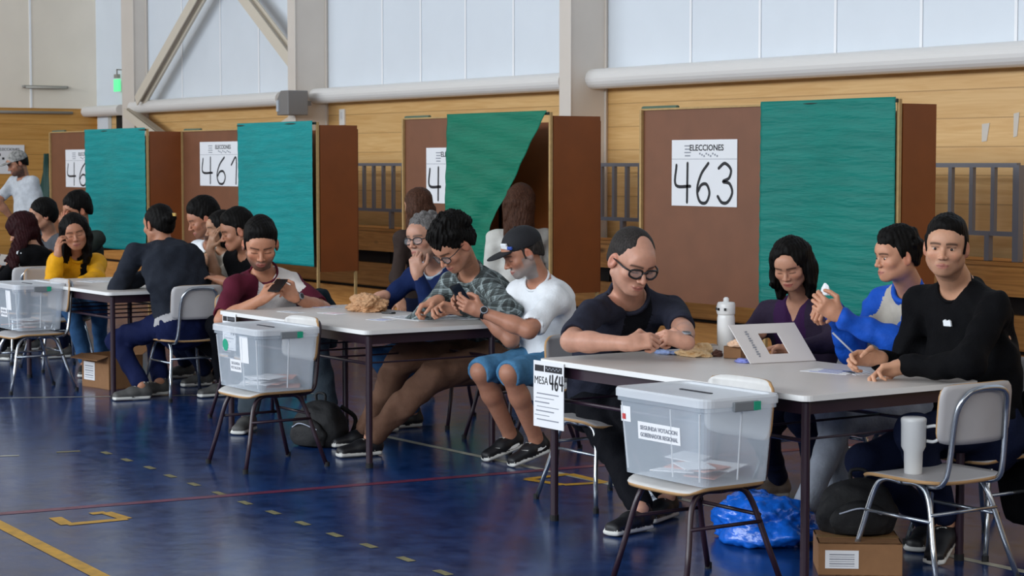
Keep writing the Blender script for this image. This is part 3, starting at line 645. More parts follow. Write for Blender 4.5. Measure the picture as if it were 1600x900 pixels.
def carton(name, lab, cat, p, dx, dy, dz, m_, rz=0, group=None, flap=True, label=False):
    r = thing(name, lab, cat, p, rz, group); t = MB(); w_ = .004 if dx > .2 else .002
    t.box((0, 0, w_/2), (dx, dy, w_))
    for s_ in (-1, 1): t.box((s_*(dx/2-w_/2), 0, dz/2), (w_, dy, dz)); t.box((0, s_*(dy/2-w_/2), dz/2), (dx-2*w_, w_, dz))
    t.build('body', m_, r)
    if flap:
        for s_ in (-1, 1):
            t = MB(); t.prism([(-dx/2, 0), (dx/2, 0), (dx/2, dy*.45), (-dx/2, dy*.45)], (0, s_*dy/2, dz), (1, 0, 0), (0, s_*.75, .45 if s_ > 0 else -.2), (0, 0, w_)); t.build('flap', m_, r)
    else:
        t = MB(); t.box((0, 0, dz-w_/2), (dx, dy, w_)); t.build('top_flap', m_, r)
        t = MB(); t.box((0, 0, dz+.0008), (dx, .05, .001)); t.build('tape', mat('parcel_tape', '9a7850', .35), r)
    if label:
        t = MB(); t.box((-dx*.22, -dy/2-.001, dz*.5), (dx*.40, .002, dz*.55)); l_ = t.build('shipping_label', PAPER, r)
        t = MB()
        for k in range(6): t.box((-dx*.22, -dy/2-.0025, dz*(.3+.07*k)), (dx*.3, .001, dz*.015*(1+k % 2)))
        t.build('printing', GINK, l_)
    return r
carton('food_box', 'small brown cardboard snack box under the peach napkin', 'box', onT(1148, 5.38), .075, .06, .05, CARD, .5, flap=False)
carton('food_box', 'small white snack box between wrapper and white bottle', 'box', onT(1110, 5.44), .06, .05, .035, mat('white_carton', 'd8d3d0', .6), -.3, flap=False)
carton('cardboard_box', 'open brown cardboard box with white label under the left table', 'box', onz(176, 604), .34, .26, .22, CARD, .15, flap=True, label=True)
carton('cardboard_box', 'brown cardboard box with white label on the floor under the near table', 'box', Vector((-5.27, 5.10, 0)), .30, .26, .12, CARD, .9, flap=False, label=True)
# black rucksack on the box, bag, blue plastic bag, rucksack under the middle chair
BLK = mat('black_cloth', '0b0b0e', .75, bump=.3, bscale=50)
def rucksack(lab, p, rz, s=1.0):
    r = thing('rucksack', lab, 'bag', p, rz)
    b = crumple('body', None, None, (0, 0, 0), .17*s, .11*s, .15*s, BLK, 11, amp=.12, grain=3); b.parent = r
    b = crumple('front_pocket', None, None, (0, -.095*s, .01), .12*s, .05*s, .09*s, BLK, 12, amp=.1, grain=3); b.parent = r
    t = MB(); t.tube(smoothpts([(-.03*s, 0, .22*s), (-.03*s, .0, .27*s), (.03*s, 0, .27*s), (.03*s, 0, .22*s)], 4), .007, 8); t.build('grab_handle', BLK, r, True)
    for s_ in (-1, 1):
        t = MB(); t.tube(smoothpts([(s_*.06*s, .09*s, .2*s), (s_*.1*s, .16*s, .13*s), (s_*.09*s, .12*s, .02*s)], 5), .012, 8); t.build('shoulder_strap', BLK, r, True)
    t = MB(); t.tube(smoothpts([(-.09*s, -.125*s, .10*s), (0, -.155*s, .13*s), (.09*s, -.125*s, .10*s)], 5), .003, 6); t.build('zip', mat('pale_zip', 'b5bccc', .4), r)
    return r
rucksack('black rucksack lying on the cardboard box under the near table', Vector((-5.33, 5.16, .122)), .9, .85)
rucksack('black rucksack on the floor under the middle chair', Vector((-9.22, 5.02, 0)), .3, 1.0)
crumple('plastic_bag', 'bright blue plastic bag slumped on the floor under the near table', 'bag', onz(1192, 843), .215, .17, .115, mat('blue_plastic_film', '1668d8', .25, bump=.9, bscale=14, noise=.15, spec=.7), 21, amp=.3, grain=12)
crumple('sandwich_bag', 'crumpled clear and white plastic bag behind the clear ballot box\'s chair', 'bag', onz(1035, 780), .09, .07, .09, mat('white_film', 'a9b0b8', .3, bump=.8, bscale=20), 22, amp=.4, grain=12)
crumple('paper_bag', 'crumpled brown paper bag lying on the middle table', 'bag', onz(566, 487, .681)+Vector((-.02, .04, 0)), .125, .085, .055, BAG, 24, amp=.45, grain=10)
# flat papers
def paper(name, lab, cat, px, py, zt, w_, d_, rz, lines=3, tint=None, group=None, lift=0):
    r = thing(name, lab, cat, onz(px, py, zt)+UP*(.0012+lift), rz, group); t = MB(); t.box((0, 0, 0), (w_, d_, .0012)); t.build('sheet', PAPER, r)
    t = MB(); rnd = random.Random(px)
    for k in range(lines):
        yy = d_*(-.4+.8*k/max(1, lines-1)); t.box((rnd.uniform(-.05, .05)*w_, yy, .0009), (w_*rnd.uniform(.5, .85), d_*.35/lines, .0004))
    t.build('printing', tint or GINK, r); return r
BINK = mat('blue_ink', '4a5fae', .6); PINKI = mat('pink_ink', 'c98a98', .6)
paper('ballot_sheet', 'white and blue ballot lying before the man in black on the near table', 'paper', 1300, 581, .68, .21, .13, .25, 4, BINK)
paper('ballot_sheet', 'white printed slip under the hands of the man in black', 'paper', 1345, 583, .68, .15, .1, -.4, 5)
paper('voter_list', 'long printed voter list spread in front of the plaid shirt man', 'paper', 655, 497, .68, .34, .24, .05, 9)
paper('voter_list', 'long printed voter list before the man in a cap', 'paper', 730, 496, .68, .3, .22, -.05, 9)
paper('ballot_sheet', 'small white slip with blue print at the front of the middle table', 'paper', 596, 500, .68, .14, .09, .3, 3, BINK)
paper('ballot_sheet', 'white slip with blue scribble left of the brown paper bag', 'paper', 505, 480, .68, .16, .12, .2, 3, BINK)
paper('ballot_sheet', 'pink printed slip in front of the brown paper bag', 'paper', 520, 490, .68, .18, .08, .1, 3, PINKI)
paper('ballot_sheet', 'thin white slip at the left end of the middle table', 'paper', 455, 488, .68, .18, .07, .1, 3)
paper('voter_list', 'printed list on the left table by the woman in yellow', 'paper', 150, 440, .68, .24, .18, .1, 5)
paper('ballot_sheet', 'white slip on the left table before the person in dark grey', 'paper', 200, 440, .68, .2, .14, .5, 4)
t = MB(); t.box((0, 0, .005), (.075, .035, .01), bev=.003); o = t.build('stamp_pad', mat('black_plastic', '141416')); o.location = onz(607, 490, .6805); o.rotation_euler.z = .3; tag(o, 'small black stamp pad on the middle table beside the paper bag', 'stamp pad')
# clear bottle on the left table
p = onz(206, 416, .68); r = thing('clear_bottle', 'small clear plastic water bottle on the left table', 'bottle', onT(206, 5.64))
t = MB(); t.lathe([(.026, 0), (.03, .006), (.03, .05), (.027, .06), (.03, .07), (.03, .12), (.014, .15), (.013, .16)]); t.build('body', mat('clear_plastic', 'cfe0e4', .1, alpha=.35), r, True)
t = MB(); t.lathe([(.015, .16), (.015, .178)]); t.build('cap', WP, r, True)
# stool-like empty chair behind the corner of the near table
chair_b = copy_thing(ch_mug, (-7.02, 4.98, 0), -PI/2, 'chrome legged chair under the grey haired man, behind the MESA 464 sheet')
# ================================================================= BODIES: distance fields turned into one continuous skin (surface nets)
A3 = lambda v: np.array([v[0], v[1], v[2]], float)
def unit(v): v = A3(v); return v/ max(1e-9, np.linalg.norm(v))
class Field:
    def __init__(s): s.pr = []
    def _add(s, f, c, r, k, lab, op): s.pr.append((f, A3(c), r, k, lab, op)); return s
    def cap(s, a, b, ra, rb=None, k=.015, lab=0, op='u'):
        a, b = A3(a), A3(b); rb = ra if rb is None else rb; ab = b-a; L2 = max(1e-9, ab@ab)
        def f(P):
            t = np.clip(((P-a)@ab)/L2, 0, 1); return np.linalg.norm(P-a-t[:, None]*ab, axis=1)-(ra+(rb-ra)*t)
        return s._add(f, (a+b)/2, math.sqrt(L2)/2+max(ra, rb), k, lab, op)
    def ecap(s, a, b, wa, da, wb, db, side, k=.03, lab=0, op='u'):
        """elliptic section: w along side axis, d along the other"""
        a, b = A3(a), A3(b); ab = b-a; L = max(1e-6, np.linalg.norm(ab)); t_ = ab/L; sd = A3(side); sd = unit(sd-t_*(sd@t_)); fr = np.cross(t_, sd)
        def f(P):
            q = P-a; h = q@t_; t = np.clip(h/L, 0, 1); u = q@sd; v = q@fr; w = h-t*L
            rw = wa+(wb-wa)*t; rd = da+(db-da)*t; m_ = np.minimum(rw, rd)
            return (np.sqrt((u/rw)**2+(v/rd)**2+(w/m_)**2)-1)*m_
        return s._add(f, (a+b)/2, L/2+max(wa, wb, da, db), k, lab, op)
    def ell(s, c, r, R=None, k=.015, lab=0, op='u'):
        c = A3(c); r = np.array(r, float); R = np.eye(3) if R is None else np.array(R, float); m_ = r.min()
        def f(P):
            q = (P-c)@R; n1 = np.linalg.norm(q/r, axis=1); n2 = np.linalg.norm(q/(r*r), axis=1)
            return np.where(n1 < .2, -m_*.8, n1*(n1-1)/np.maximum(n2, 1e-9))
        return s._add(f, c, r.max(), k, lab, op)
    def box(s, c, h, R=None, rd=.005, k=.01, lab=0, op='u'):
        c = A3(c); h = np.array(h, float)-rd; R = np.eye(3) if R is None else np.array(R, float)
        def f(P):
            q = np.abs((P-c)@R)-h; return np.linalg.norm(np.maximum(q, 0), axis=1)+np.minimum(q.max(1), 0)-rd
        return s._add(f, c, np.linalg.norm(h)+rd, k, lab, op)
    def half(s, p, n, k=.004, lab=None, c=None, r=9.):
        """keep the side the normal n points away from"""
        p, n = A3(p), unit(n)
        def f(P): return (P-p)@n
        return s._add(f, p, r, k, lab, 'i')
    def evalP(s, P, near, disp=None, lab=True):
        """P (N,3); near: list of index arrays (or None for all) per primitive"""
        d = np.full(len(P), .12); L = np.zeros(len(P), np.int16)
        for (f, c, r, k, lb, op), idx in zip(s.pr, near):
            if idx is not None and len(idx) == 0: continue
            Q = P if idx is None else P[idx]; e = f(Q); a = d if idx is None else d[idx]; la = L if idx is None else L[idx]
            if op == 'u':
                h = np.clip(.5+.5*(a-e)/k, 0, 1); v = a+(e-a)*h-k*h*(1-h)
                if lb is not None: la = np.where(e < a, lb, la)
            elif op == 's':
                h = np.clip(.5-.5*(a+e)/k, 0, 1); v = a+(-e-a)*h+k*h*(1-h)
                if lb: la = np.where(-e > a-.002, lb, la)
            else:
                h = np.clip(.5-.5*(e-a)/k, 0, 1); v = e+(a-e)*h+k*h*(1-h)
            if idx is None: d = v; L = la
            else: d[idx] = v; L[idx] = la
        if disp is not None:
            m_ = np.abs(d) < .03
            if m_.any(): d[m_] += disp(P[m_], L[m_])
        return d, L
    def mesh(s, h, disp=None):
        lo = np.min([c-r for f, c, r, k, l, o in s.pr if o == 'u'], 0)-h*3; hi = np.max([c+r for f, c, r, k, l, o in s.pr if o == 'u'], 0)+h*3
        n = 8; B = h*n; nb = np.ceil((hi-lo)/B).astype(int)
        g = np.stack(np.meshgrid(*[np.arange(x) for x in nb], indexing='ij'), -1).reshape(-1, 3)
        cen = lo+(g+.5)*B; diag = B*.87
        # blocks whose centre may touch the surface
        d, _ = s.evalP(cen, [None]*len(s.pr)) if False else s._coarse(cen, diag)
        g = g[np.abs(d) < diag*1.5+.02]; cen = lo+(g+.5)*B
        o = np.stack(np.meshgrid(*[np.arange(n+1)]*3, indexing='ij'), -1).reshape(-1, 3); M = len(o)
        I = (g[:, None, :]*n+o[None]).reshape(-1, 3); P = lo+I*h
        near = []
        for f, c, r, k, l, op in s.pr:
            bm_ = np.linalg.norm(cen-c, axis=1) < r+diag+k+.03
            if op == 'i' : near.append(None if bm_.all() else (np.nonzero(bm_)[0][:, None]*M+np.arange(M)).ravel())
            else: near.append((np.nonzero(bm_)[0][:, None]*M+np.arange(M)).ravel())
        d, L = s.evalP(P, near, disp)
        D = d.reshape(-1, n+1, n+1, n+1); LL = L.reshape(-1, n+1, n+1, n+1)
        crn = [(i, j, k) for i in (0, 1) for j in (0, 1) for k in (0, 1)]
        V = np.stack([D[:, i:n+i, j:n+j, k:n+k] for i, j, k in crn], -1)
        inside = V < 0; cnt = inside.sum(-1); act = (cnt > 0) & (cnt < 8)
        b, ci, cj, ck = np.nonzero(act); v = V[b, ci, cj, ck]; cell = g[b]*n+np.stack([ci, cj, ck], 1)
        acc = np.zeros((len(v), 3)); num = np.zeros(len(v)); C3 = np.array(crn, float)
        for p_ in range(8):
            for q_ in range(p_+1, 8):
                if np.abs(C3[p_]-C3[q_]).sum() != 1: continue
                m_ = (v[:, p_] < 0) != (v[:, q_] < 0); t = np.where(m_, v[:, p_]/np.where(m_, v[:, p_]-v[:, q_], 1), 0)
                acc += np.where(m_[:, None], C3[p_]+t[:, None]*(C3[q_]-C3[p_]), 0); num += m_
        pos = lo+(cell+acc/num[:, None])*h; lab = LL[b, ci, cj, ck]
        S_ = (nb*n+4); key = (cell[:, 0]*S_[1]+cell[:, 1])*S_[2]+cell[:, 2]; od = np.argsort(key); ks = key[od]
        st = [S_[1]*S_[2], S_[2], 1]; faces = []
        for ax, cidx in ((0, 4), (1, 2), (2, 1)):
            m_ = (v[:, 0] < 0) != (v[:, cidx] < 0); base = key[m_]; e1, e2 = [st[x] for x in range(3) if x != ax]
            q = [base, base-e1, base-e1-e2, base-e2]; idx = []
            ok = np.ones(len(base), bool)
            for qq in q:
                p_ = np.clip(np.searchsorted(ks, qq), 0, len(ks)-1); ok &= ks[p_] == qq; idx.append(od[p_])
            F4 = np.stack(idx, 1); flip = (v[m_][:, 0] < 0)
            if ax == 1: flip = ~flip
            F4[~flip] = F4[~flip][:, ::-1]; faces.append(F4[ok])
        F4 = np.concatenate(faces)
        return pos, F4, lab
    def _coarse(s, cen, diag):
        d = np.full(len(cen), 1.0)
        for f, c, r, k, l, op in s.pr:
            if op != 'u': continue
            m_ = np.linalg.norm(cen-c, axis=1) < r+diag*2+.06
            if m_.any(): d[m_] = np.minimum(d[m_], f(cen[m_])-k*.3)
        return d, None
def np_object(name, pos, F4, lab, mats, parent=None, color=None, smooth_it=1):
    if smooth_it:
        n = len(pos)
        for _ in range(smooth_it):
            e = np.concatenate([F4[:, [0, 1]], F4[:, [1, 2]], F4[:, [2, 3]], F4[:, [3, 0]]]); s_ = np.zeros((n, 3)); c_ = np.zeros(n)
            for k in range(3): s_[:, k] = np.bincount(e[:, 0], pos[e[:, 1], k], n)+np.bincount(e[:, 1], pos[e[:, 0], k], n)
            c_ = np.bincount(e[:, 0], minlength=n)+np.bincount(e[:, 1], minlength=n); pos = pos+.45*(s_/np.maximum(c_, 1)[:, None]-pos)
    me = bpy.data.meshes.new(name); me.vertices.add(len(pos)); me.vertices.foreach_set('co', pos.ravel()); me.loops.add(F4.size); me.loops.foreach_set('vertex_index', F4.ravel().astype(np.int32))
    me.polygons.add(len(F4)); me.polygons.foreach_set('loop_start', np.arange(0, F4.size, 4, dtype=np.int32))
    for m_ in (mats if isinstance(mats, (list, tuple)) else [mats]): me.materials.append(m_)
    fl = lab[F4[:, 0]] if lab is not None else np.zeros(len(F4)); me.polygons.foreach_set('material_index', np.clip(fl, 0, len(me.materials)-1).astype(np.int32))
    me.polygons.foreach_set('use_smooth', np.ones(len(F4), bool)); me.update(calc_edges=True)
    if color is not None:
        ca = me.color_attributes.new('Col', 'FLOAT_COLOR', 'POINT'); c4 = np.ones((len(pos), 4)); c4[:, :3] = color(pos); ca.data.foreach_set('color', c4.ravel())
    o = bpy.data.objects.new(name, me); COL.objects.link(o)
    if parent: o.parent = parent
    return o
# cheap smooth noise from sines
def wob(P, f, seed=0):
    q = P*f+seed*1.7; return np.sin(q[:, 0]+1.3*np.sin(q[:, 1]*1.1+seed))*np.cos(q[:, 2]*1.2+1.1*np.sin(q[:, 0]*.7+q[:, 1]))
def folds(amp, f, seed=0):
    def g(P, L): return amp*(wob(P, f, seed)+.5*wob(P[:, [2, 0, 1]], f*1.9, seed+2)+.4*np.abs(wob(P[:, [1, 2, 0]], f*1.4, seed+5)))
    return g
# ---------------------------------------------------------------- skin with painted features (lips, brows, beard)
def skin_mat():
    M = bpy.data.materials.new('skin'); M.use_nodes = True; nt = M.node_tree; N = nt.nodes; L = nt.links; b = N['Principled BSDF']
    a = N.new('ShaderNodeVertexColor'); a.layer_name = 'Col'
    n = N.new('ShaderNodeTexNoise'); n.inputs['Scale'].default_value = 60; n.inputs['Detail'].default_value = 3; tc = N.new('ShaderNodeTexCoord'); L.new(tc.outputs['Object'], n.inputs['Vector'])
    mr = N.new('ShaderNodeMapRange'); mr.inputs['To Min'].default_value = .88; mr.inputs['To Max'].default_value = 1.12; L.new(n.outputs['Fac'], mr.inputs[0])
    hs = N.new('ShaderNodeHueSaturation'); L.new(a.outputs['Color'], hs.inputs['Color']); L.new(mr.outputs[0], hs.inputs['Value']); L.new(hs.outputs[0], b.inputs['Base Color'])
    b.inputs['Roughness'].default_value = .48; b.inputs['Specular IOR Level'].default_value = .4; b.inputs['Subsurface Weight'].default_value = .12; b.inputs['Subsurface Radius'].default_value = (.6, .25, .12); b.inputs['Subsurface Scale'].default_value = .01
    return M
SKIN = skin_mat()
def hair_mat(name, c, rough=.42):
    M = bpy.data.materials.new(name); M.use_nodes = True; nt = M.node_tree; N = nt.nodes; L = nt.links; b = N['Principled BSDF']
    tc = N.new('ShaderNodeTexCoord'); mp = N.new('ShaderNodeMapping'); mp.inputs['Scale'].default_value = (1, 1, .22); L.new(tc.outputs['Object'], mp.inputs[0])
    n = N.new('ShaderNodeTexNoise'); n.inputs['Scale'].default_value = 220; n.inputs['Detail'].default_value = 3; L.new(mp.outputs[0], n.inputs['Vector'])
    c = lin(c); rp = N.new('ShaderNodeValToRGB'); rp.color_ramp.elements[0].position = .3; rp.color_ramp.elements[1].position = .75
    rp.color_ramp.elements[0].color = tuple(v*.4 for v in c[:3])+(1,); rp.color_ramp.elements[1].color = tuple(min(1, v*1.5) for v in c[:3])+(1,)
    L.new(n.outputs['Fac'], rp.inputs[0]); L.new(rp.outputs[0], b.inputs['Base Color']); b.inputs['Roughness'].default_value = rough+.15; b.inputs['Specular IOR Level'].default_value = .10
    bp = N.new('ShaderNodeBump'); bp.inputs['Strength'].default_value = .6; bp.inputs['Distance'].default_value = .004; L.new(n.outputs['Fac'], bp.inputs['Height']); L.new(bp.outputs[0], b.inputs['Normal'])
    MATS[name] = M; return M
H_BLK = hair_mat('black_hair', '0e0c0b'); H_BRN = hair_mat('dark_brown_hair', '4a3024'); H_RED = hair_mat('dark_red_hair', '2d1013'); H_GRY = hair_mat('grey_hair', '6d6a69'); H_DGR = hair_mat('dark_grey_hair', '35312f')
EYEW = mat('eye_white', 'd6d2cc', .25); IRIS = mat('dark_iris', '1c120d', .15); GLS = mat('glasses_frame', '111116', .3); LENS = mat('glasses_lens', 'cfd8e0', .05, alpha=.16)
def frame(fwd_, up_=(0, 0, 1), roll=0.0):
    """columns: left(x), forward(y), up(z)"""
    f = unit(fwd_); u = A3(up_); u = unit(u-f*(u@f)); l = np.cross(u, f)   # x: person's left... (u x f)
    if roll: l, u = l*math.cos(roll)+u*math.sin(roll), u*math.cos(roll)-l*math.sin(roll)
    return np.stack([l, f, u], 1)
def head(F_, c, R, s=1.0, ears=True, jaw=1.0, beard=None, neck=None, neckr=.053):
    c = A3(c)
    def p(x, y, z): return c+R@(np.array([x, y, z])*s)
    def E(x, y, z, rx, ry, rz, k=.015, lab=0, op='u', RR=None): F_.ell(p(x, y, z), (rx*s, ry*s, rz*s), R if RR is None else R@RR, k, lab, op)
    def K(a, b, ra, rb=None, k=.012, op='u', lab=0): F_.cap(p(*a), p(*b), ra*s, (rb if rb is not None else ra)*s, k, lab, op)
    E(0, -.016, .036, .0745, .094, .082)
    E(0, .026, .000, .062, .056, .078, k=.03)
    E(0, .022, -.044, .054*jaw, .055, .055, k=.03)
    for sx in (-1, 1):
        K((sx*.052*jaw, -.004, -.048), (sx*.020*jaw, .056, -.087), .020, .017, .025)
        E(sx*.042, .056, -.022, .022, .020, .018, .02)
        K((sx*.012, .078, .023), (sx*.042, .064, .024), .0095, .009, .018)
    E(0, .067, -.089, .020*jaw, .018, .016, .018)
    E(0, .070, .045, .040, .018, .026, .03)
    K((0, .080, .012), (0, .104, -.030), .0068, .0098, .010)
    for sx in (-1, 1): E(sx*.0125, .093, -.033, .0085, .010, .0075, .006)
    for sx in (-1, 1):
        E(sx*.032, .0955, .001, .0170, .015, .0110, .013, op='s')
        E(sx*.0315, .0675, .001, .0150, .0145, .0125, .004)
    E(0, .070, -.066, .027, .020, .019, .014)
    K((-.017, .0835, -.0605), (.017, .0835, -.0605), .0048, k=.005); E(0, .0900, -.0600, .008, .004, .004, .004)
    K((-.014, .0825, -.0705), (.014, .0825, -.0705), .0058, k=.005)
    for sx in (-1, 1): K((0, .0925, -.0658), (sx*.023, .0885, -.0630), .0017, k=.003, op='s')
    if ears:
        for sx in (-1, 1):
            RR = np.array(Matrix.Rotation(sx*.35, 3, 'Z') @ Matrix.Rotation(-.18, 3, 'X')); E(sx*.0790, -.008, -.004, .0095, .019, .033, .006, RR=RR); E(sx*.087, -.003, -.001, .006, .010, .020, .004, op='s', RR=RR)
    if beard == 'short':
        E(0, .050, -.086, .042, .032, .026, .02, lab=0)
    if neck is not None: F_.cap(p(0, -.022, -.055), neck, neckr, neckr*1.08, .03)
    return p
def face_color(c, R, s, base, lips='a85a50', brow='1a1310', stub=0.0, stubc='2a211e', lash=True, blush=.12, closed=True):
    c = A3(c); B_ = np.array(lin(base)[:3]); Lc = np.array(lin(lips)[:3]); Bc = np.array(lin(brow)[:3]); Sc = np.array(lin(stubc)[:3])
    def f(P):
        q = (P-c)@R/s; x, y, z = q[:, 0], q[:, 1], q[:, 2]; ax = np.abs(x); col = np.tile(B_, (len(P), 1))
        near = (np.linalg.norm(q, axis=1) < .17)
        def mix(m_, cc): m_ = np.clip(m_, 0, 1)*near; return col*(1-m_[:, None])+cc*m_[:, None]
        red = B_*np.array([1.12, .80, .78])
        col = mix(.35*np.exp(-(((ax-.042)/.020)**2+((z+.025)/.018)**2))*(y > .03), red); col = mix(.3*np.exp(-((x/.012)**2+((z+.03)/.012)**2))*(y > .085), red)
        col = mix(.6*(ax > .074)*(np.abs(z) < .04), red)
        if stub > 0:
            zone = (1/(1+np.exp((z+.052+.25*np.maximum(0, .03-y)*-1)/.006)))*(y > -.025)*(z > -.135); mus = np.exp(-((ax/.026)**4+((z+.048)/.0075)**2))*(y > .06)
            side = (ax > .05)*(y > -.02)*(y < .035)*(z < -.01); col = mix(stub*np.maximum(np.maximum(zone, mus), side*.8), Sc)
        zl = z-.0030*(ax/.026)**2; lip = (np.abs(zl+.0655) < .0105*(1-(ax/.028)**2))*(ax < .028)*(y > .06); col = mix(lip*.75, Lc)
        line = np.exp(-((zl+.0655)/.0017)**2)*(ax < .024)*(y > .06); col = mix(line*.8, Lc*.35)
        bz = .0165+.006*np.sqrt(np.clip(1-((ax-.030)/.024)**2, 0, 1)); br = np.exp(-((z-bz)/.0045)**2)*(ax > .010)*(ax < .053)*(y > .03); col = mix(br*.9, Bc)
        if closed:
            lz = -.0065+.15*(ax-.03)**2*20; la = np.exp(-((z-lz)/.0020)**2)*(np.abs(ax-.0315) < .0155)*(y > .04); col = mix(la*.9, Bc*.7)
            cr = np.exp(-((z-.010)/.002)**2)*(np.abs(ax-.0315) < .014)*(y > .04); col = mix(cr*.35, B_*.4)
        else:
            la = np.exp(-((z-.0075)/.0024)**2)*(np.abs(ax-.0315) < .016)*(y > .04); col = mix(la*.8, Bc*.7)
        nos = np.exp(-(((ax-.008)/.004)**2+((z+.041)/.0025)**2))*(y > .08); col = mix(nos*.7, B_*.2)
        return col
    return f
def hair_short(F_, c, R, s=1.0, vol=.010, front=.066, top=.0, nape=-.055, messy=0.0, side=.0, lab=0, burns=-.016):
    c = A3(c)
    def p(x, y, z): return c+R@(np.array([x, y, z])*s)
    v = vol
    F_.ell(p(0, -.022, .040+top/2), ((.0765+v*.55+side)*s, (.092+v*.8)*s, (.083+v+top/2)*s), R, .01, lab)
    F_.ell(p(0, -.045, -.005), ((.073+v*.3+side*.7)*s, (.066+v*.6)*s, (.075)*s), R, .02, lab)
    if top: F_.ell(p(0, .028, .088), (.058*s, .050*s, (.030+top)*s), R, .02, lab)
    if messy:
        rnd = random.Random(int(abs(c[0]*1000)))
        for _ in range(26):
            a = rnd.uniform(0, 6.28); e = rnd.uniform(.05, 1.3); d = np.array([math.cos(a)*math.cos(e), math.sin(a)*math.cos(e)-.05, math.sin(e)])
            q = np.array([0, -.022, .045])+d*np.array([.078, .094, .088]); F_.ell(c+R@(q*s), (messy*s*rnd.uniform(.8, 1.3),)*3, R, .012, lab)
    # hairline plane from forehead to nape
    a = np.array([0, .078, front]); b = np.array([0, -.098, nape]); d = b-a; n = np.array([0, -d[2], d[1]]); n = n/np.linalg.norm(n)
    if n[2] > 0: n = -n
    F_.half(c+R@(a*s), R@n, .006)
    F_.ell(p(0, .108, .000), (.058*s, .060*s, .064*s), R, .010, None, 's')
    if burns:
        for sx in (-1, 1): F_.cap(p(sx*.0745, .012, .040), p(sx*.0725, .014, burns), .0052*s, .0035*s, .014, lab)
def hair_long(F_, c, R, s=1.0, length=.26, back=None, vol=.014, lab=0, spread=.06, front_len=None, part=True, fz=-.008):
    c = A3(c)
    def p(x, y, z): return c+R@(np.array([x, y, z])*s)
    F_.ell(p(0, -.020, .042), ((.080+vol*.5)*s, (.098+vol*.6)*s, (.086+vol*.6)*s), R, .01, lab)
    F_.ell(p(0, .108, fz), (.064*s, .080*s, .088*s), R, .016, None, 's')
    dn = np.array([0, 0, -1.]); fl = front_len if front_len is not None else length*.7
    for sx in (-1, 1):
        a = p(sx*.068, .010, .055); b = p(sx*.084, -.012, -.04); F_.cap(a, b, .022*s, .024*s, .03, lab); e = b+dn*fl+R[:, 0]*sx*spread*.12+R[:, 1]*.015; F_.ecap(b, e, .022*s, .040*s, .014*s, .026*s, R[:, 0], .03, lab)
        b2 = p(sx*.062, -.050, -.03); F_.cap(p(sx*.06, -.04, .05), b2, .035*s, .038*s, .03, lab); F_.ecap(b2, b2+dn*length+R[:, 0]*sx*spread*.15-R[:, 1]*.01, .036*s, .046*s, .024*s, .03*s, R[:, 0], .04, lab)
    b3 = p(0, -.085, -.03); F_.cap(p(0, -.07, .04), b3, .045*s, .045*s, .02, lab); F_.ecap(b3, b3+dn*length*1.05-R[:, 1]*.02, .07*s, .034*s, .05*s, .018*s, R[:, 0], .02, lab)
def hair_disp(amp=.0028, seed=0):
    def g(P, L): return amp*.35*np.sin(P[:, 0]*330+5*np.sin(P[:, 2]*14+seed)+3*np.sin(P[:, 1]*40))+amp*.35*np.sin(P[:, 1]*350+4*np.sin(P[:, 2]*13+seed*2))+amp*.8*wob(P, 48, seed)
    return g
# ---------------------------------------------------------------- hands
def hand(F_, w, f, n, side, s=1.0, curl=(.5, .5, .55, .6), thumb=.5, spread=.12):
    """w wrist, f finger direction, n palm normal (palm faces n), side +1 left / -1 right"""
    w = A3(w); f = unit(f); n = A3(n); n = unit(n-f*(n@f)); t = np.cross(f, n)*(-side)  # towards the thumb
    R = np.stack([t, f, n], 1)
    F_.box(w+f*.048*s, (.036*s, .045*s, .0125*s), R, .011*s, .012); F_.ell(w+f*.038*s+t*.022*s+n*.008*s, (.018*s, .032*s, .014*s), R, .012)
    F_.cap(w-f*.01*s, w+f*.03*s, .026*s, .026*s, .02)
    lens = ((.040, .024, .019), (.044, .028, .020), (.041, .026, .019), (.032, .020, .018)); offs = (.028, .0095, -.0095, -.027); base = (.090, .094, .090, .080)
    for i in range(4):
        a = w+f*base[i]*s+t*offs[i]*s; ang = 0; d0 = unit(f+t*spread*(1.5-i)*.6); r0 = (.0088, .0090, .0086, .0076)[i]*s
        for j in range(3):
            ang += curl[i]*(.9, 1.25, .85)[j]; d = d0*math.cos(ang)+n*math.sin(ang); b = a+d*lens[i][j]*s; F_.cap(a, b, r0*(1, .94, .88)[j], r0*(.94, .88, .78)[j], .0035); a = b
    a = w+f*.022*s+t*.028*s; d = unit(f*.62+t*.72+n*.25); b = a+d*.042*s; F_.cap(a, b, .0135*s, .0108*s, .010)
    d2 = unit(f*(.85-.1*thumb)+t*(.45-.8*thumb)+n*(.25+.5*thumb)); c_ = b+d2*.032*s; F_.cap(b, c_, .0105*s, .0096*s, .004)
    d3 = unit(f*(.85)+t*(.25-1.0*thumb)+n*(.3+.5*thumb)); F_.cap(c_, c_+d3*.024*s, .0095*s, .0078*s, .003)
def ik(a, b, l1, l2, pole):
    a, b = A3(a), A3(b); d = b-a; D = np.linalg.norm(d); D_ = min(D, (l1+l2)*.999); u = d/D; x = (l1*l1-l2*l2+D_*D_)/(2*D_); x = x*D/D_ if D > D_ else x; y = math.sqrt(max(0, l1*l1-min(x, l1)**2)); p = A3(pole); p = unit(p-u*(p@u)); return a+u*x+p*y
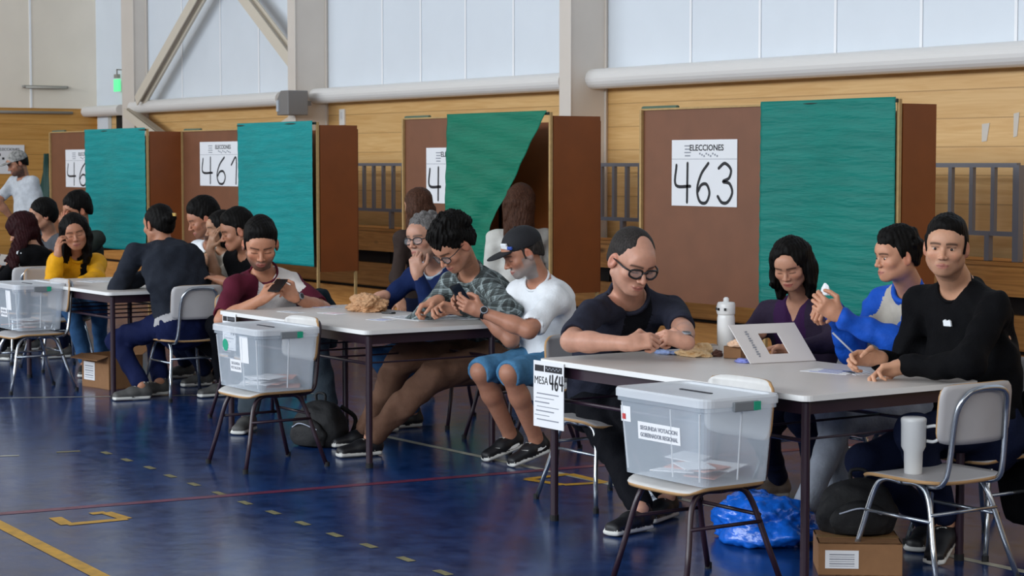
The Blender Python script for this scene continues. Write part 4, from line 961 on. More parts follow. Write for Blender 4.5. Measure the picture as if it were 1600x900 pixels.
# ================================================================= PERSON BUILDER
UPn = np.array([0, 0, 1.])
def V(r, u, t): return RT*r+UP*u-FW*t        # right in the hall as seen from the aisle, up, towards the aisle
def cloth(name, c, rough=.85, noise=.06, bump=.25, bscale=90, sheen=.0): return mat(name, c, rough, noise=noise, nscale=25, bump=bump, bscale=bscale, sheen=sheen, spec=.12)
def lerp(a, b, t): return A3(a)+(A3(b)-A3(a))*t
def shoe(name, ank, d, mats, parent, s=1.0, h=.006, pitch=0.0, laces=True):
    d = unit(A3(d)*np.array([1, 1, 0])); z = np.array([0, 0, 1.]); x = np.cross(d, z); g = A3(ank).copy(); lift = max(0, g[2]-.085*s)
    if pitch: d2 = d*math.cos(pitch)-z*math.sin(pitch); z = z*math.cos(pitch)+d*math.sin(pitch); d = d2
    R = np.stack([x, d, z], 1); o = g-z*.085*s
    if not pitch: o[2] = max(0.001, o[2])
    F_ = Field(); P = lambda a, b, c: o+R@(np.array([a, b, c])*s)
    F_.ecap(P(0, -.028, .045), P(0, .06, .045), .036*s, .040*s, .040*s, .036*s, x, .02, 0)
    F_.ecap(P(0, .05, .042), P(0, .155, .030), .041*s, .034*s, .038*s, .024*s, x, .02, 0)
    F_.cap(P(0, -.012, .05), P(0, -.012, .098), .036*s, .034*s, .02, 0)
    F_.ell(P(0, -.012, .115), (.028*s, .030*s, .02*s), R, .004, 3, 's')
    F_.ecap(P(0, -.035, .013), P(0, .165, .013), .039*s, .016*s, .043*s, .015*s, x, .004, 1)
    F_.half(P(0, 0, .002), -z, .002)
    if laces:
        for k in range(5):
            y = .045+k*.017; zz = .083-.0085*k; F_.cap(P(-.016, y, zz), P(.016, y+.008, zz), .0035*s, .0035*s, .002, 2)
    p, f, l = F_.mesh(h); return np_object('shoe', p, f, l, mats, parent)
SPECS = []
def person(label, base, sc=1.0, hip=None, neck=None, head_c=None, face=None, roll=0.0, shL=None, shR=None, armL=None, armR=None, legL=None, legR=None,
           skin='b98468', hair=None, hairm=None, hairh=.004, hd=.0028, top='tee', topm=None, toplab=None, topname='shirt', legm=None, legtype='long', shoem=None,
           girth=1.0, chest=1.0, h=.0036, ch=.009, seed=0, stub=0, brow='1a1310', lips='a8645a', closed=True, beard=None, hs=1.0, collar=None, bend=.02, fold=.004, stubc='2a211e',
           jaw=1.0, pose_hip_up=None, neckr=.053, shoeh=.006, face_kw=None, group=None, glasses=None, arm_len=(.285, .255), leg_len=(.43, .41), handL=None, handR=None, sole=None, eyes=None, hem=None, vneck=0, legfold=.005, cuff=.0, legw=1.0):
    """all joints are world positions. armX = (elbow hint, wrist); handX = (finger dir, palm normal, curl, thumb)"""
    root = thing('person', label, 'person', (hip[0], hip[1], 0), 0, group)
    O = A3((hip[0], hip[1], 0)); L_ = lambda p: A3(p)-O
    hip, neck, hc, shL, shR = map(L_, (hip, neck, head_c, shL, shR)); hs = hs*sc
    up = unit(neck-hip); side = unit(shL-shR); fr = unit(np.cross(up, side)*-1); fr = fr if True else fr
    # facing: left x up -> forward
    fr = unit(np.cross(side, up)); R = frame(face, roll=roll)
    T = np.linalg.norm(neck-hip); mid = lerp(hip, neck, .45)-fr*bend; che = lerp(hip, neck, .72)-fr*bend*.7
    g = sc*girth
    arms = {}
    for sd, sh, ar in (('L', shL, armL), ('R', shR, armR)):
        hint, wr = L_(ar[0]), L_(ar[1]); l1, l2 = arm_len[0]*sc, arm_len[1]*sc; el = ik(sh, wr, l1, l2, hint-sh); arms[sd] = (sh, el, wr)
    legs = {}
    lat = side-UPn*(side@UPn); lat = unit(lat)
    for sd, sg, le in (('L', 1, legL), ('R', -1, legR)):
        hj = hip+lat*.085*sc*sg; hint, an = L_(le[0]), L_(le[1]); pt_ = le[3] if len(le) > 3 else 0; an[2] = sc*(.085*math.cos(pt_)+.165*math.sin(pt_))+.002; l1, l2 = leg_len[0]*sc, leg_len[1]*sc; kn = ik(hj, an, l1, l2, hint-hj); legs[sd] = (hj, kn, an)
    def torso(F_, inf, lab=0):
        i = inf
        F_.ecap(hip-up*.03, lerp(hip, mid, .5), (.160*g+i), (.115*g+i), (.148*g+i), (.112*g+i), side, .05, lab)
        F_.ecap(lerp(hip, mid, .3), mid, (.150*g+i), (.114*g+i), (.148*g*chest+i), (.110*g+i), side, .05, lab)
        F_.ecap(mid, che, (.148*g*chest+i), (.110*g+i), (.158*sc*chest+i), (.108*sc*chest+i), side, .05, lab)
        F_.ecap(che, neck-up*.065*sc, (.158*sc*chest+i), (.106*sc*chest+i), (.110*sc*chest+i), (.070*sc+i), side, .05, lab)
        for sh in (shL, shR):
            ii = max(i, -.012); F_.cap(neck-up*.050*sc, lerp(neck-up*.035*sc, sh, .62)-up*.016*sc, .052*sc+ii, .048*sc+ii, .05, lab); F_.cap(lerp(neck-up*.035*sc, sh, .5)-up*.02*sc, sh-up*.006, .046*sc+ii, .045*sc+ii, .05, lab)
    # ---- skin
    B_ = Field(); torso(B_, -.018)
    head(B_, hc, R, hs, jaw=jaw, beard=beard, neck=neck-up*.03*sc+fr*.005, neckr=neckr)
    for sd, sg, hn in (('L', 1, handL), ('R', -1, handR)):
        sh, el, wr = arms[sd]; thin = .010 if top == 'long' else 0
        B_.cap(sh, el, (.046-thin)*sc, (.040-thin)*sc, .03); B_.cap(el, lerp(el, wr, .35), (.040-thin)*sc, (.040-thin)*sc, .02); B_.cap(lerp(el, wr, .3), wr, (.040-thin)*sc, .0255*sc, .02)
        hn = hn or (unit(wr-el), (0, 0, -1), (.5, .5, .55, .6), .5); hand(B_, wr, hn[0], hn[1], sg, sc*.98, hn[2], hn[3])
    for sd in 'LR':
        hj, kn, an = legs[sd]; thin = 0 if legtype == 'shorts' else .018
        B_.cap(hj, kn, (.072-thin)*sc, (.050-thin)*sc, .03); B_.cap(kn, lerp(kn, an, .36)-fr*.0, (.046-thin)*sc, (.050-thin)*sc, .03); B_.cap(lerp(kn, an, .34), an, (.049-thin)*sc, (.036 if not thin else .03)*sc, .02)
        B_.cap(an, an-UPn*.03, .034*sc, .03*sc, .02)
    p, f, l = B_.mesh(h); fkw = dict(stub=stub, brow=brow, lips=lips, closed=closed, stubc=stubc)
    body = np_object('body', p, f, None, [SKIN], root, color=face_color(hc, R, hs, skin, **fkw), smooth_it=1)
    hp = lambda x, y, z: hc+R@(np.array([x, y, z])*hs)
    if not closed:
        for sx in (-1, 1):
            e = Field(); e.ell(hp(sx*.0315, .0705, .0005), (.0122*hs, .0125*hs, .0056*hs), R, .001, 0); gz = eyes or (0, 0)
            e.ell(hp(sx*.0315+gz[0]*.004, .0795, .0005+gz[1]*.003), (.0060*hs, .0052*hs, .0058*hs), R, .0005, 1)
            p, f, l = e.mesh(.0016); np_object('eye', p, f, l, [EYEW, IRIS], root, smooth_it=0)
    # ---- hair
    if hair:
        Hf = Field(); hair(Hf, hc, R, hs); p, f, l = Hf.mesh(hairh, hair_disp(hd, seed)); np_object('hair', p, f, l, hairm, root, smooth_it=0)
    # ---- top
    C_ = Field(); torso(C_, .0, 0)
    for sd in 'LR':
        sh, el, wr = arms[sd]
        if top == 'long':
            C_.cap(sh, el, .053*sc+cuff, .050*sc+cuff, .05, 1); w2 = lerp(el, wr, .90); C_.cap(el, w2, .050*sc+cuff, .037*sc+cuff, .03, 1)
        elif top == 'tee':
            e2 = lerp(sh, el, .66); dr = unit(el-sh); C_.cap(sh, lerp(sh, el, .80), .056*sc, .059*sc, .05, 1)
        elif top == 'vest': C_.cap(sh, lerp(sh, el, .1), .055*sc, .05*sc, .03, 1)
    if hem: C_.ecap(hip-up*(hem), lerp(hip, mid, .2), .170*g, .125*g, .160*g, .118*g, side, .03, 0)
    # neck opening
    nd = unit(hp(0, -.022, -.06)-(neck-up*.03*sc)); nb = neck-up*.045*sc+fr*.012; no = (neckr*1.08+.006)*hs
    C_.cap(nb+nd*.045, nb+nd*.20, no, no+.012, .004, None, 's')
    if vneck: C_.cap(nb+fr*.07*sc+up*.05, nb+fr*.110*sc-up*vneck, .052*sc, .024, .006, None, 's')
    if top == 'tee':
        for sd in 'LR':
            sh, el, wr = arms[sd]; dr = unit(el-sh); ce = lerp(sh, el, .80); C_.cap(ce+dr*.055*sc, ce+dr*.056*sc, .062*sc, .062*sc, .004, None, 's')
    p, f, l = C_.mesh(ch, folds(fold*(1.5 if top == 'long' else 1.2), 21, seed))
    if toplab is not None:
        q = (p-hip); t = q@up/T; x = q@side; y = q@fr; l = toplab(t, x, y, l, p)
    shirt = np_object(topname, p, f, l, topm, root)
    # collar ring
    if collar:
        cm, cr, chh = collar; pts = []
        for k in range(20):
            a = 2*math.pi*k/20; sdv = unit(np.cross(nd, fr)); fdv = np.cross(sdv, nd); fdv = fdv*np.sign(fdv@fr); r_ = no+.003; pts.append(Vector(nb+nd*(.052-.020*max(0, math.sin(a))-.0)*sc+sdv*r_*math.cos(a)+fdv*r_*math.sin(a)))
        mb = MB(); mb.tube(pts, cr, 8, closed=True)
        if chh: mb.tube([q+Vector(nd)*chh*.6 for q in pts], cr, 8, closed=True)
        mb.build('collar', cm, shirt, True)
    # ---- trousers
    D_ = Field(); gg = sc*girth
    D_.ecap(hip-up*.04, hip+up*.07, .165*gg, .122*gg, .152*gg, .113*gg, side, .04)
    for sd in 'LR':
        hj, kn, an = legs[sd]
        if legtype == 'long':
            D_.cap(hj, kn, .090*sc*legw, .066*sc*legw, .04); D_.cap(kn, lerp(kn, an, .92), .063*sc*legw, .052*sc*legw, .03)
        else:
            D_.cap(hj, lerp(hj, kn, .98), .092*sc, .072*sc, .03); dr = unit(kn-hj); D_.cap(kn+dr*.085*sc-UPn*.02, kn+dr*.086*sc-UPn*.03, .088*sc, .088*sc, .004, None, 's')
    p, f, l = D_.mesh(ch, folds(legfold*1.3, 18, seed+3)); np_object('trousers' if legtype == 'long' else 'shorts', p, f, None, [legm], root)
    # ---- shoes
    for sd, le in (('L', legL), ('R', legR)):
        hj, kn, an = legs[sd]; fd = le[2] if len(le) > 2 else fr; ptc = le[3] if len(le) > 3 else 0.0
        shoe('shoe', an, fd, shoem, root, sc, shoeh, ptc)
    # ---- glasses
    if glasses:
        fr_r = .0022; gr = thing('glasses', None, None, (0, 0, 0)); gr.parent = root
        for sx in (-1, 1):
            mb = MB(); pts = [Vector(hp(sx*.033+.0265*math.cos(a)*(1), .096-.010*abs(math.cos(a))*(.4) - .02*max(0, sx*math.cos(a))*.35, -.004+.0175*(abs(math.sin(a))**.75)*(1 if math.sin(a) > 0 else -1))) for a in [2*math.pi*k/18 for k in range(18)]]
            mb.tube(pts, fr_r*glasses, 6, closed=True); mb.build('rim', GLS, gr, True)
            mb = MB(); mb.add(pts, [tuple(range(18))]); mb.build('lens', LENS, gr)
            mb = MB(); mb.tube([Vector(hp(sx*.057, .090, .004)), Vector(hp(sx*.074, .060, .006)), Vector(hp(sx*.080, -.005, .008))], fr_r*.9*glasses, 6); mb.build('temple', GLS, gr, True)
        mb = MB(); mb.tube([Vector(hp(-.010, .098, .003)), Vector(hp(0, .101, .006)), Vector(hp(.010, .098, .003))], fr_r*glasses, 6); mb.build('bridge', GLS, gr, True)
    return dict(root=root, arms=arms, legs=legs, hp=hp, R=R, O=O, hc=hc, up=up, side=side, fr=fr, hip=hip, neck=neck, hs=hs, sc=sc)
def watch(P_, sd, m_=None):
    sh, el, wr = P_['arms'][sd]; d = unit(wr-el); c = lerp(el, wr, .93); a = unit(np.cross(d, UPn)); b = np.cross(d, a); r = .030*P_['sc']
    mb = MB(); mb.tube([Vector(c+(a*math.cos(t)+b*math.sin(t))*r) for t in [2*math.pi*k/18 for k in range(18)]], .0045, 8, closed=True); mb.tube([Vector(c+d*.008+(a*math.cos(t)+b*math.sin(t))*r) for t in [2*math.pi*k/18 for k in range(18)]], .0045, 8, closed=True)
    w_ = mb.build('wristwatch', mat('black_plastic', '141416'), P_['root'], True)
    out = unit(V(0, .5, 1)); out = unit(A3(out)-d*(A3(out)@d)); sd_ = np.cross(d, out); mb = MB()
    mb.tube([Vector(c+out*(r+.002)), Vector(c+out*(r+.009))], .019, 16); mb.build('watch_case', mat('steel_case', '8e949c', .25, metal=.8), w_)
    mb = MB(); mb.tube([Vector(c+out*(r+.009)), Vector(c+out*(r+.0102))], .015, 16); mb.build('watch_face', mat('black_plastic', '141416'), w_)
def phone(lab, c, f, n, w=.072, hgt=.148, m_=None):
    c, f, n = A3(c), unit(f), A3(n); n = unit(n-f*(n@f)); s_ = np.cross(f, n); R = Matrix([Vector(x) for x in (s_, f, n)]).transposed()
    r = thing('smartphone', lab, 'phone', Vector(c)); mb = MB(); mb.box((0, 0, 0), (w, hgt, .008), R, bev=.003); mb.build('body', m_ or mat('black_phone', '0c0c10', .25), r)
    mb = MB(); mb.box(Vector(n)*.0045, (w*.92, hgt*.94, .0008), R); mb.build('screen', mat('phone_glass', '1c2430', .08), r)
    return r
# ================================================================= PEOPLE
C_ = cloth
BLACKC = C_('black_sweater_cloth', '08080b'); NAVYJ = C_('dark_navy_denim', '141b33'); CHARC = C_('charcoal_tee', '2b2d3a', noise=.12); BLKT = C_('black_trouser_cloth', '0d0e14')
LENG = C_('pale_grey_denim', '6f747c', noise=.15); BLUEJ = C_('royal_blue_shell', '1c52b8', .55); GREYT = C_('pale_grey_tee', 'b9b2a6'); PURP = C_('purple_fleece', '3a1f45'); PURPD = C_('dusky_vest', '32283a')
WHT = C_('white_tee', 'e6e9ec', noise=.02); SHORT = C_('blue_denim_shorts', '4d7ea3', noise=.15); BROWNT = C_('brown_chino', '745646', noise=.1); NAVYS = C_('navy_sweater', '17264f'); DENIM = C_('mid_blue_denim', '33577f', noise=.15)
MARO = C_('maroon_sleeve', '5a1f30'); CREAMT = C_('cream_tee', 'd5cfcb'); GREYJ = C_('grey_green_trouser', '4a545c'); YEL = C_('yellow_jacket_cloth', 'e2a21c', .6); DGREY = C_('dark_grey_sweater', '262a33'); NAVYL = C_('navy_legging', '141c40')
SHK = [mat('black_shoe', '121216', .5), mat('white_sole', 'd6d5cf', .5), mat('white_lace', 'cfcfc9', .7), mat('sock_dark', '15151a', .8)]
SHG = [mat('grey_shoe', '4d4c4a', .6, noise=.1), mat('white_sole', 'd6d5cf'), mat('white_lace', 'cfcfc9'), mat('sock_white', 'd8d8d4', .8)]
SHB = [mat('brown_shoe', '5d4f45', .6, noise=.15), mat('grey_sole', '8a8680', .6), mat('dark_lace', '2b2622', .7), mat('sock_dark', '15151a')]
def plaid():
    M = bpy.data.materials.new('grey_green_plaid'); M.use_nodes = True; nt = M.node_tree; N = nt.nodes; L = nt.links; b = N['Principled BSDF']; b.inputs['Roughness'].default_value = .85
    tc = N.new('ShaderNodeTexCoord'); mp = N.new('ShaderNodeMapping'); mp.inputs['Rotation'].default_value = (.5, .35, .9); L.new(tc.outputs['Object'], mp.inputs[0]); sp = N.new('ShaderNodeSeparateXYZ'); L.new(mp.outputs[0], sp.inputs[0])
    last = None
    for ax, per, thr in (('X', .052, .6), ('Z', .052, .6), ('X', .026, .82), ('Y', .052, .68), ('Z', .026, .82)):
        d = N.new('ShaderNodeMath'); d.operation = 'DIVIDE'; d.inputs[1].default_value = per; L.new(sp.outputs[ax], d.inputs[0])
        f = N.new('ShaderNodeMath'); f.operation = 'FRACT'; L.new(d.outputs[0], f.inputs[0]); g = N.new('ShaderNodeMath'); g.operation = 'GREATER_THAN'; g.inputs[1].default_value = thr; L.new(f.outputs[0], g.inputs[0])
        if last is None: last = g
        else:
            a = N.new('ShaderNodeMath'); a.operation = 'ADD'; L.new(last.outputs[0], a.inputs[0]); L.new(g.outputs[0], a.inputs[1]); last = a
    m_ = N.new('ShaderNodeMath'); m_.operation = 'DIVIDE'; m_.inputs[1].default_value = 5; L.new(last.outputs[0], m_.inputs[0])
    rp = N.new('ShaderNodeValToRGB'); rp.color_ramp.interpolation = 'CONSTANT'; e = rp.color_ramp.elements; e[0].color = lin('2a2f2f'); e[0].position = 0; e[1].position = .3; e[1].color = lin('5b6566')
    x = e.new(.15); x.color = lin('3e4645'); x = e.new(.5); x.color = lin('8b9797'); L.new(m_.outputs[0], rp.inputs[0]); L.new(rp.outputs[0], b.inputs['Base Color']); return M
PLAID = plaid()
def seat(lab, x, y, rz, src=None): return copy_thing(src or ch_mug, (x, y, 0), rz, lab)
def hold(*a): return a
EMB = None
# ---- man in black, turned to look out, at the right end of the near table
P19 = person('man in black sweater with small white chest mark looking straight out, far right', 0,
    hip=at(1530, 668, 7.62), neck=at(1498, 436, 7.60), head_c=at(1478, 387, 7.45), face=V(-.33, -.04, .95), roll=-.05, shL=at(1556, 480, 7.40), shR=at(1436, 472, 7.75), sc=1.05,
    armL=(at(1600, 560, 7.1), at(1412, 572, 7.42)), armR=(at(1420, 540, 7.8), at(1372, 560, 7.62)), handL=(V(-.95, -.15, .1), V(-.1, -.8, .5), (.5, .6, .7, .8), .5), handR=(V(-.95, .05, .2), V(.1, -.6, .8), (.7, .8, .9, 1.0), .7),
    legL=(at(1380, 690, 7.2), at(1478, 826, 7.48), V(-.5, 0, .85), .35), legR=(at(1330, 680, 7.5), at(1452, 825, 7.75), V(-.5, 0, .85)),
    skin='c59376', hair=lambda F_, c, R, s: hair_short(F_, c, R, s, vol=.008, front=.054, top=.006), hairm=H_BLK, top='long', topm=[BLACKC], topname='sweater', legm=NAVYJ, shoem=SHK, girth=1.12, chest=1.12, hs=.915, h=.0032, ch=.008, stub=.28, closed=False, collar=(BLACKC, .006, 0), jaw=1.02, seed=1, fold=.005, neckr=.058, cuff=.004)
mb = MB(); o = P19['neck']-P19['up']*.155+P19['fr']*.135+P19['side']*(.0); u = P19['side']; w_ = P19['up']
P_ = [Vector(o+P19['O']*0), ]; q0 = P19['neck']-P19['up']*.150+P19['side']*.035+P19['fr']*.118
mb.prism([(-.020, -.012), (.020, -.012), (.020, .008), (.010, .013), (.0, .008), (-.012, .013), (-.02, .008)], Vector(q0), -Vector(u), Vector(w_), Vector(P19['fr'])*.006); mb.build('chest_mark', WHT, P19['root'])
seat('school chair under the man in black', -5.30, 5.80, PI)
# coat over the back of that chair
crumple('coat', 'black coat hanging over the chair behind the man in black, down to knee height', 'coat', Vector((-5.13, 5.98, .10)), .23, .13, .36, C_('black_coat_cloth', '09090c'), 31, amp=.14, grain=4)
# pen
def pen(lab, a, b, m_, r=.004):
    r_ = thing('pen', lab, 'pen', Vector(a)); mb = MB(); a, b = Vector(a), Vector(b); mb.tube([(0, 0, 0), (b-a)*.86], r, 8); mb.build('barrel', m_, r_, True); mb = MB(); mb.tube([(b-a)*.86, b-a], [r*.9, r*.2], 8); mb.build('tip', mat('steel_case', '8e949c'), r_); return r_
pen('pale grey pen held up by the man in black', at(1301, 520, 7.66), at(1342, 560, 7.60), mat('grey_pen', '9a9ca8', .4))
# ---- young man in blue jacket, profile to the left
P18 = person('young man in royal blue jacket over grey tee, facing left with clasped hands', 0,
    hip=at(1425, 640, 8.35), neck=at(1428, 447, 8.25), head_c=at(1400, 401, 8.12), face=V(-.93, -.08, .36), shL=at(1462, 486, 8.08), shR=at(1378, 472, 8.38), sc=1.0, hs=.90,
    armL=(at(1395, 600, 7.75), at(1310, 492, 7.92)), armR=(at(1340, 560, 8.3), at(1300, 478, 8.12)), handL=(V(-.75, .45, .2), V(-.1, .3, -1), (.9, 1.0, 1.1, 1.1), .6), handR=(V(-.6, -.1, .55), V(-.3, -.9, .1), (1.0, 1.1, 1.1, 1.2), .6),
    legL=(at(1240, 655, 7.9), at(1252, 790, 7.95), V(-.8, 0, .6)), legR=(at(1290, 650, 8.1), at(1318, 780, 8.1), V(-.8, 0, .6)), leg_len=(.46, .42),
    skin='c48d70', hair=lambda F_, c, R, s: hair_short(F_, c, R, s, vol=.014, front=.050, top=.014, messy=.018), hairm=H_BLK, hd=.004, top='long', topm=[BLUEJ, BLUEJ, GREYT], topname='jacket', toplab=lambda t, x, y, l, p: np.where((y > .02) & (y < .19) & (np.abs(x) < .055+.035*(1-t)) & (t > .42), 2, l),
    legm=C_('light_grey_denim', '9398a2', noise=.12), shoem=SHG, h=.0034, ch=.006, closed=False, eyes=(0, -.6), collar=(BLUEJ, .012, .03), vneck=.0, jaw=.95, seed=2, fold=.007, cuff=.006)
seat('school chair under the young man in the royal blue jacket', -5.92, 6.10, PI)
crumple('paper_slip', 'small folded paper slip held up by the young man in blue', 'paper', at(1290, 461, 8.0), .022, .010, .030, PAPER, 33, amp=.2)
# ---- woman in purple
P17 = person('woman with dark wavy hair in purple jacket looking down behind the card template', 0,
    hip=at(1255, 622, 8.85), neck=at(1252, 462, 8.78), head_c=at(1236, 414, 8.62), face=V(-.42, -.40, .82), roll=.06, shL=at(1302, 494, 8.70), shR=at(1200, 490, 8.92), sc=.96, hs=.94,
    armL=(at(1335, 535, 8.5), at(1240, 545, 8.3)), armR=(at(1165, 530, 8.9), at(1186, 520, 8.62)), handL=(V(-.95, .1, .2), V(0, -1, .2), (.4, .45, .5, .6), .4), handR=(V(-.95, -.05, .2), V(0, -1, .1), (.5, .5, .6, .6), .4),
    legL=(at(1250, 640, 8.4), at(1290, 760, 8.6), V(-.8, 0, .5)), legR=(at(1200, 640, 8.6), at(1216, 738, 8.85), V(-.95, 0, .3)),
    skin='bd8a70', hair=lambda F_, c, R, s: hair_long(F_, c, R, s, length=.13, vol=.018, spread=.1, front_len=.05, fz=.004), hairm=H_BLK, hd=.004, top='long', topm=[PURP, PURPD, PURPD], topname='jacket', toplab=lambda t, x, y, l, p: np.where((l == 0) & (np.abs(x) > .085), 2, l),
    legm=NAVYJ, shoem=SHB, girth=.95, h=.0034, ch=.008, closed=True, vneck=.09, lips='a0504a', jaw=1.0, seed=3, neckr=.045)
seat('school chair under the woman in the purple jacket', -6.52, 6.05, PI)
# ---- grey haired man with glasses at the left end of the near table
P16 = person('balding grey haired man with black glasses and charcoal tee looking down at his hands', 0,
    hip=at(945, 618, 8.95), neck=at(985, 452, 8.62), head_c=at(988, 409, 8.38), face=V(.42, -.42, .80), roll=-.08, shL=at(1050, 484, 8.70), shR=at(925, 488, 8.42), sc=1.05, hs=1.10,
    armL=(at(1108, 560, 8.4), at(1072, 535, 8.15)), armR=(at(885, 560, 8.0), at(982, 537, 8.02)), handL=(V(-.85, .25, .15), V(-.4, -.5, -.5), (1.1, 1.2, 1.25, 1.3), .9), handR=(V(.9, .15, .1), V(.3, -.5, -.6), (1.0, 1.1, 1.2, 1.2), .9),
    legL=(at(990, 650, 8.3), at(1042, 790, 8.35), V(-.5, 0, .85)), legR=(at(935, 640, 8.2), at(1000, 806, 8.05), V(-.7, 0, .7)),
    skin='c4917a', hair=None, top='tee', topm=[CHARC, CHARC, C_('black_vest_cloth', '121319')], toplab=lambda t, x, y, l, p: np.where((l == 0) & (np.abs(x) < .17) & (np.abs(x) > .045) & (t > .42), 2, l), legm=BLKT, shoem=SHK,
    girth=1.12, chest=1.1, h=.0032, ch=.008, stub=.12, stubc='6b6460', brow='2b2422', collar=(CHARC, .009, .012), glasses=2.1, seed=4, neckr=.060, jaw=1.08)
def sidehair(P_, m_, topcut=.058, vol=.006, name='hair', hh=.004):
    F_ = Field(); c, R, s = P_['hc'], P_['R'], P_['hs']; p = P_['hp']
    F_.ell(p(0, -.022, .038), ((.0775+vol*.5)*s, (.095+vol)*s, (.084+vol*.5)*s), R, .01); F_.ell(p(0, -.045, -.005), ((.074+vol*.3)*s, (.066+vol*.6)*s, .072*s), R, .02)
    a = np.array([0, .078, .060]); b = np.array([0, -.098, -.055]); d = b-a; n = np.array([0, -d[2], d[1]]); n = n/np.linalg.norm(n); n = -n if n[2] > 0 else n
    F_.half(c+R@(a*s), R@n, .006); F_.ell(p(0, .078, .108), (.038*s, .058*s, .056*s), R, .016, None, 's'); F_.ell(p(0, .115, .01), (.062*s, .065*s, .08*s), R, .008, None, 's')
    q, f, l = F_.mesh(hh, hair_disp(.0006, 3)); return np_object(name, q, f, l, m_, P_['root'], smooth_it=0)
sidehair(P16, H_DGR, vol=.001)
watch(P16, 'L')
chair_b.location = (-6.95, 5.20, 0)
# ---- man in cap and white tee
P14 = person('bearded man in black cap, white tee and blue denim shorts sitting at the middle table', 0,
    hip=at(858, 568, 10.02), neck=at(846, 432, 9.98), head_c=at(816, 396, 9.88), face=V(-.90, -.42, .30), shL=at(870, 468, 9.82), shR=at(808, 458, 10.08), sc=1.0, hs=1.02,
    armL=(at(845, 540, 9.55), at(752, 487, 9.68)), armR=(at(800, 540, 9.9), at(742, 478, 9.98)), handL=(V(-.85, .35, .1), V(-.2, .3, -.9), (.6, .7, .8, .8), .6), handR=(V(-.85, .3, .2), V(-.1, -.4, .9), (.6, .7, .8, .8), .6),
    legL=(at(785, 600, 9.55), at(838, 682, 9.80), V(-.85, 0, .45), .28), legR=(at(745, 585, 9.75), at(797, 679, 9.98), V(-.85, 0, .45), .28),
    skin='b27c63', hair=lambda F_, c, R, s: hair_short(F_, c, R, s, vol=.002, front=.05), hairm=H_DGR, top='tee', topm=[WHT], topname='tee_shirt', legm=SHORT, legtype='shorts', shoem=SHK, girth=1.08, chest=1.05, h=.0038, ch=.009,
    stub=.85, stubc='8a8784', collar=(WHT, .006, 0), seed=5, hem=.08, fold=.005)
def cap(P_, m_, mark):
    F_ = Field(); c, R, s = P_['hc'], P_['R'], P_['hs']; p = P_['hp']
    F_.ell(p(0, -.016, .045), (.085*s, .104*s, .088*s), R, .01); n = R@np.array([0, .10, -1.0]); F_.half(p(0, 0, .030), n, .004)
    q, f, l = F_.mesh(.005); k = np_object('cap', q, f, l, m_, P_['root'])
    F_ = Field(); F_.ell(p(0, .100, .040), (.072*s, .078*s, .010*s), R, .004); F_.half(p(0, .062, .03), R@np.array([0, -1.0, 0]), .003); q, f, l = F_.mesh(.004); np_object('visor', q, f, l, m_, k)
    F_ = Field(); F_.ell(p(0, -.016, .133), (.007*s,)*3, R, .002); q, f, l = F_.mesh(.003); np_object('button', q, f, l, m_, k)
    if mark:
        F_ = Field(); F_.box(p(.030, .079, .075), (.020*s, .006*s, .014*s), frame(R@np.array([.45, 1, 0])), .002, .002); F_.box(p(.052, .066, .060), (.018*s, .006*s, .008*s), frame(R@np.array([.7, 1, 0])), .002, .002, 1); q, f, l = F_.mesh(.003); np_object('front_patch', q, f, l, [WHT, mat('blue_patch', '3152a8', .6)], k)
    return k
cap(P14, mat('black_cap_cloth', '101117', .8, bump=.2, bscale=200), True); watch(P14, 'L')
def swoosh(P_, sd, an, d):
    d = unit(A3(d)*np.array([1, 1, 0])); z = np.array([0, 0, 1.]); x = np.cross(d, z); d, z = d*math.cos(.28)-z*math.sin(.28), z*math.cos(.28)+d*math.sin(.28); x = x if x@A3(V(0, 0, 1)) > 0 else -x
    o = A3(an)-P_['O']-z*.085+x*.0405+d*.03; P2 = [(-.05, .030), (-.02, .022), (.02, .026), (.085, .060), (.03, .040), (-.01, .036), (-.035, .040), (-.045, .050)]
    mb = MB(); mb.prism([(a, b) for a, b in P2], Vector(o), Vector(d), Vector(z*1.0-x*.12), Vector(x)*.004); mb.build('side_mark', mat('white_plastic', 'e9e7e2'), P_['root'])
swoosh(P14, 'L', at(838, 682, 9.80), V(-.85, 0, .45)); swoosh(P14, 'R', at(797, 679, 9.98), V(-.85, 0, .45))
seat('maroon legged school chair under the man in the white tee', -8.12, 5.83, PI, ch_m)
phone('black smartphone held low by the bearded man in the cap', at(722, 464, 9.86), V(-.4, .6, -.2), V(.5, .4, .6))
# ---- man in plaid shirt
P13 = person('black haired man in grey plaid shirt bent over the middle table, brown trousers', 0,
    hip=at(765, 558, 10.55), neck=at(736, 420, 10.35), head_c=at(708, 384, 10.15), face=V(-.62, -.70, .50), shL=at(770, 452, 10.2), shR=at(704, 444, 10.46), sc=1.05, hs=1.06,
    armL=(at(800, 485, 9.95), at(716, 483, 9.98)), armR=(at(680, 470, 10.5), at(684, 470, 10.18)), handL=(V(-.8, .2, .2), V(0, -.7, .4), (.8, .9, 1.0, 1.0), .6), handR=(V(-.9, -.25, .3), V(0, -1, .1), (.8, .9, 1.0, 1.1), .5),
    legL=(at(664, 545, 9.95), at(580, 668, 10.12), V(-.9, 0, .45)), legR=(at(606, 530, 10.2), at(572, 656, 10.45), V(-.95, 0, .3)), leg_len=(.46, .43),
    skin='b8846a', hair=lambda F_, c, R, s: hair_short(F_, c, R, s, vol=.018, front=.046, top=.010, messy=.024, nape=-.07, burns=None), hairm=H_BLK, hd=.007, top='long', topm=[PLAID], legm=BROWNT, shoem=SHK, girth=1.08, chest=1.08, h=.0038, ch=.009,
    stub=.2, collar=(PLAID, .010, .015), glasses=1.3, seed=6, bend=.05, legfold=.008, legw=1.15)
